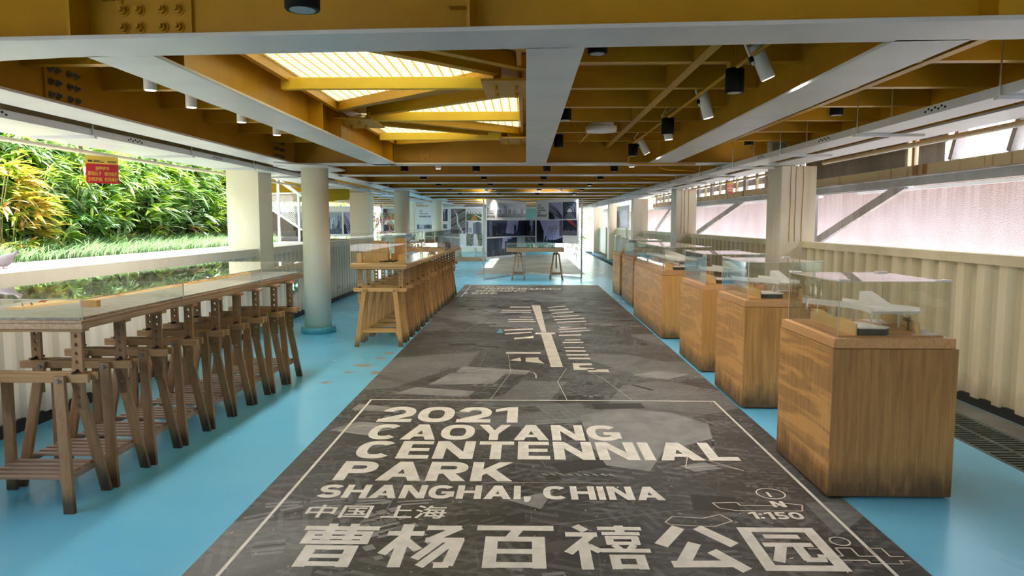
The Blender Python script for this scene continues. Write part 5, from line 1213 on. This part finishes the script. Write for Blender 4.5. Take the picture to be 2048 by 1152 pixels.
# hangs from the left pipe, turned a little to the hall
ang = R(52); ca, sa = math.cos(ang), math.sin(ang)
sp_ = lambda u, v, d: (-4.19+u*ca+d*sa, 7.02+u*sa-d*ca, v)
sign('red and yellow notice hanging from the pipe before the bamboo', sp_, -.15, .15, 1.885, 2.152, 2.075,
     [('温馨提示', -.065, .065, 2.015, 2.05), ('景观石子', -.135, -.01, 1.96, 2.0), ('请勿乱扔', .015, .14, 1.96, 2.0), ('文明游园', -.135, -.01, 1.905, 1.945), ('共同维护', .015, .14, 1.905, 1.945)],
     [(-.13, -.09, 2.09, 2.11), (-.08, -.02, 2.105, 2.112), (-.08, .02, 2.09, 2.098), (.05, .14, 2.10, 2.106), (.05, .13, 2.09, 2.096)])
sr_ = lambda u, v, d: (3.88+u*.8-d*.5, 13.7+u*.5-d*.8, v)
sign('red notice hanging from the pipe between the right pillars', sr_, -.09, .09, 2.05, 2.28, 2.22,
     [('温馨提示', -.05, .05, 2.18, 2.205), ('文明游园', -.075, .075, 2.13, 2.165), ('共同维护', -.075, .075, 2.08, 2.115)], [(-.07, -.03, 2.24, 2.25), (0, .07, 2.24, 2.247)])
ex = thing('exit_sign', 'small dark exit sign with glowing green arrow low on the left wall', 'sign', (-3.575, 10.88, .53))
# hangs on the pillar foot side, facing the hall
MB().box(-.012, 0, -.16, .16, -.11, .07).build('plate', M['green_sign'], ex)
g = MB()
g._add([(.002, y, z) for y, z in ((.03, .01), (.09, .01), (.09, .035), (.13, -.005), (.09, -.045), (.09, -.02), (.03, -.02))], [tuple(range(7))])
g._add([(.002, -.08+.02*math.cos(a), .035+.02*math.sin(a)) for a in [i*.6283 for i in range(10)]], [tuple(range(10))])
for a, b in (((-.08, .015), (-.09, -.03)), ((-.09, -.03), (-.13, -.06)), ((-.09, -.03), (-.05, -.07)), ((-.08, .01), (-.04, -.005)), ((-.08, .01), (-.12, -.01))):
    g.bar((.002, *a), (.002, *b), .014, .003, (1, 0, 0))
g.build('pictogram', M['green_lit'], ex)
o = thing('wall_socket', 'small white socket box on the left corrugated wall', 'socket', (-3.60, 13.5, .27))
MB().box(-.02, .03, -.05, .05, -.06, .06).build('box', M['white'], o, bevel=.004); MB().box(.03, .033, -.02, .02, -.03, .02).build('outlet', M['ink'], o)
o = tag(MB().box(3.45, 3.615, 27.2, 27.8, .3, 1.02).build('wall_box', M['panel_white'], bevel=.004), 'pale cabinet on the far part of the right wall', 'cabinet')

# ============================================================ RIGHT OUTSIDE: rusty frame and neighbour's wall
struct(MB().box(4.9, 5.2, -11, 38, -.2, 2.02).build('wall_right', M['pebble']), 'stained lavender pebbledash wall of the neighbouring building', 'wall')
struct(MB().box(3.8, 4.9, -11, 37, 0, 1.0).build('ground', M['concrete']), 'concrete ledge between the two walls', 'ledge')
fx = 4.2
def fr_bay(y0, y1, nm, near):
    o = thing('steel_frame', nm, 'steel frame', (0, 0, 0), 0, 'rusty frames outside the right wall')
    MB().box(fx, fx+.05, y0, y1, 2.00, 2.115).build('cream_band', M['rusty_cream'], o)
    MB().box(fx-.06, fx+.10, y0, y1, 1.985, 2.0).build('ledge_angle', M['galv'], o)
    MB().box(fx+.02, fx+.08, y0, y1, 1.90, 1.985).build('lower_channel', M['grey_steel'], o)
    for yy in ((10.75, -1.5) if near else (11.3, 18.7) if y0 < 15 else (19.3,)): MB().box(fx+.09, fx+.16, yy, yy+.07, .995, 2.62).build('frame_post', M['dark_steel'], o)
    MB().box(fx+.25, fx+.33, y0, y1-1.2, 1.875, 1.905).build('gutter_strip', M['white_steel'], o)
    MB().box(fx, fx+.06, y0, y1, 2.40, 2.62).build('top_channel', M['dark_steel'], o)
    ya, yb_ = (10.55, 8.2) if near else ((17.96, 14.2) if y0 < 15 else (23.7, 21.2))
    MB().bar((fx+.1, ya, 1.24), (fx+.1, yb_, 1.93), .05, .11, (0, 0, 1)).build('diagonal_brace', M['galv'], o)
    MB().bar((fx+.1, ya, 1.92), (fx+.1, yb_-.1, 1.92), .07, .06).build('tie_beam', M['galv'], o)
    if near:
        MB().box(fx+.01, fx+.02, 8.02, y1, 2.115, 2.42).build('dark_sheet', M['dark_steel'], o)
        MB().box(fx+.01, fx+.02, 7.32, 7.80, 2.115, 2.42).build('galvanised_sheet', M['galv'], o)
        for y in (7.85, 7.98, 6.1): MB().box(fx-.01, fx+.04, y, y+.05, 2.0, 2.45).build('post', M['rusty_cream'], o)
        for y in (7.18, 6.32): MB().bar((fx+.02, y, 2.115), (fx+.02, y-.12, 2.43), .06, .09, (1, 0, 0)).build('slanted_post', M['galv'], o)
        MB().box(fx+.01, fx+.02, y0, 6.05, 2.115, 2.42).build('dark_sheet', M['dark_steel'], o)
    else:
        y = y0+.3; k3 = 0
        while y < y1-.2:
            MB().box(fx, fx+.05, y, y+(.06 if k3 % 2 else .18), 2.115, 2.40).build('post', M['rusty_cream'] if k3 % 2 else M['galv'], o); y += .62; k3 += 1
        MB().box(fx+.1, fx+.12, y0, y1, 2.20, 2.32).build('rear_sheet', M['galv'], o)
fr_bay(-2, 10.9, 'rusty cream and grey steel frame outside, beside the nearest right pillar', True)
fr_bay(11.0, 19.0, 'steel frame with posts and brace outside, between the first and second right pillars', False)
fr_bay(19.1, 23.8, 'steel frame outside, beyond the second right pillar', False)

# ============================================================ FAR END
struct(MB().box(-7.5, 1.5, 36.45, 36.6, 0, 2.62).build('wall_far', M['wall_far']), 'pale end wall beyond the display boards', 'wall')
struct(MB().box(-.5, 1.1, 36.38, 36.44, 0, 2.2).build('door_1', M['teal']), 'teal door leaf in the far end wall', 'door')
tag(MB().box(.62, .85, 36.35, 36.38, 1.75, 2.0).build('notice_board', M['red']), 'small red board on the teal far wall', 'sign')
def hedge(label, loc, scale, seed, mats, cat='shrub', nm='green_shrub'):
    lf, st = bamboo_mesh(seed, 1.6, .5, 70, (.45, .35)); o = thing(nm, label, cat, loc); lf.build('foliage', mats, o); st.build('stems', M['bark'], o); o.scale = scale
LEAVES = [M['leaf_a'], M['leaf_b'], M['leaf_c'], M['leaf_d']]
hedge('tall clipped green shrub at the far right end', (3.9, 42, 0), (1.3, 1.3, 1.9), 31, LEAVES)
hedge('tall green shrub behind the display screen gap', (2.9, 46, 0), (1.6, 1.6, 2.0), 32, LEAVES)
FL = [M['flower'], M['leaf_a'], M['flower'], M['leaf_c']]
hedge('low red flowering shrub beyond the right display board', (2.3, 31.5, 0), (.8, .8, .55), 33, FL, 'flowering shrub', 'flowering_shrub')
hedge('tall pink flowering shrub behind the second left pillar', (-5.3, 26, 0), (.8, .8, 1.25), 34, FL, 'flowering shrub', 'flowering_shrub')
hedge('green shrub beside the pink flowers on the left', (-6.4, 27, 0), (.9, .9, 1.1), 35, LEAVES)
for i in range(6): hedge('leafy shrub in the far garden, %s from the left' % ORD[i], (-11+i*4.2, 56+RND.uniform(-2, 2), 0), (3, 2, 2.4), 40+i, LEAVES)

for i in range(8): hedge('tall leafy shrub left of the far side area, %s from the front' % ORD[i], (-9.2, 14.6+3.1*i, 0), (1.9, 2.4, 1.9), 60+i, LEAVES)
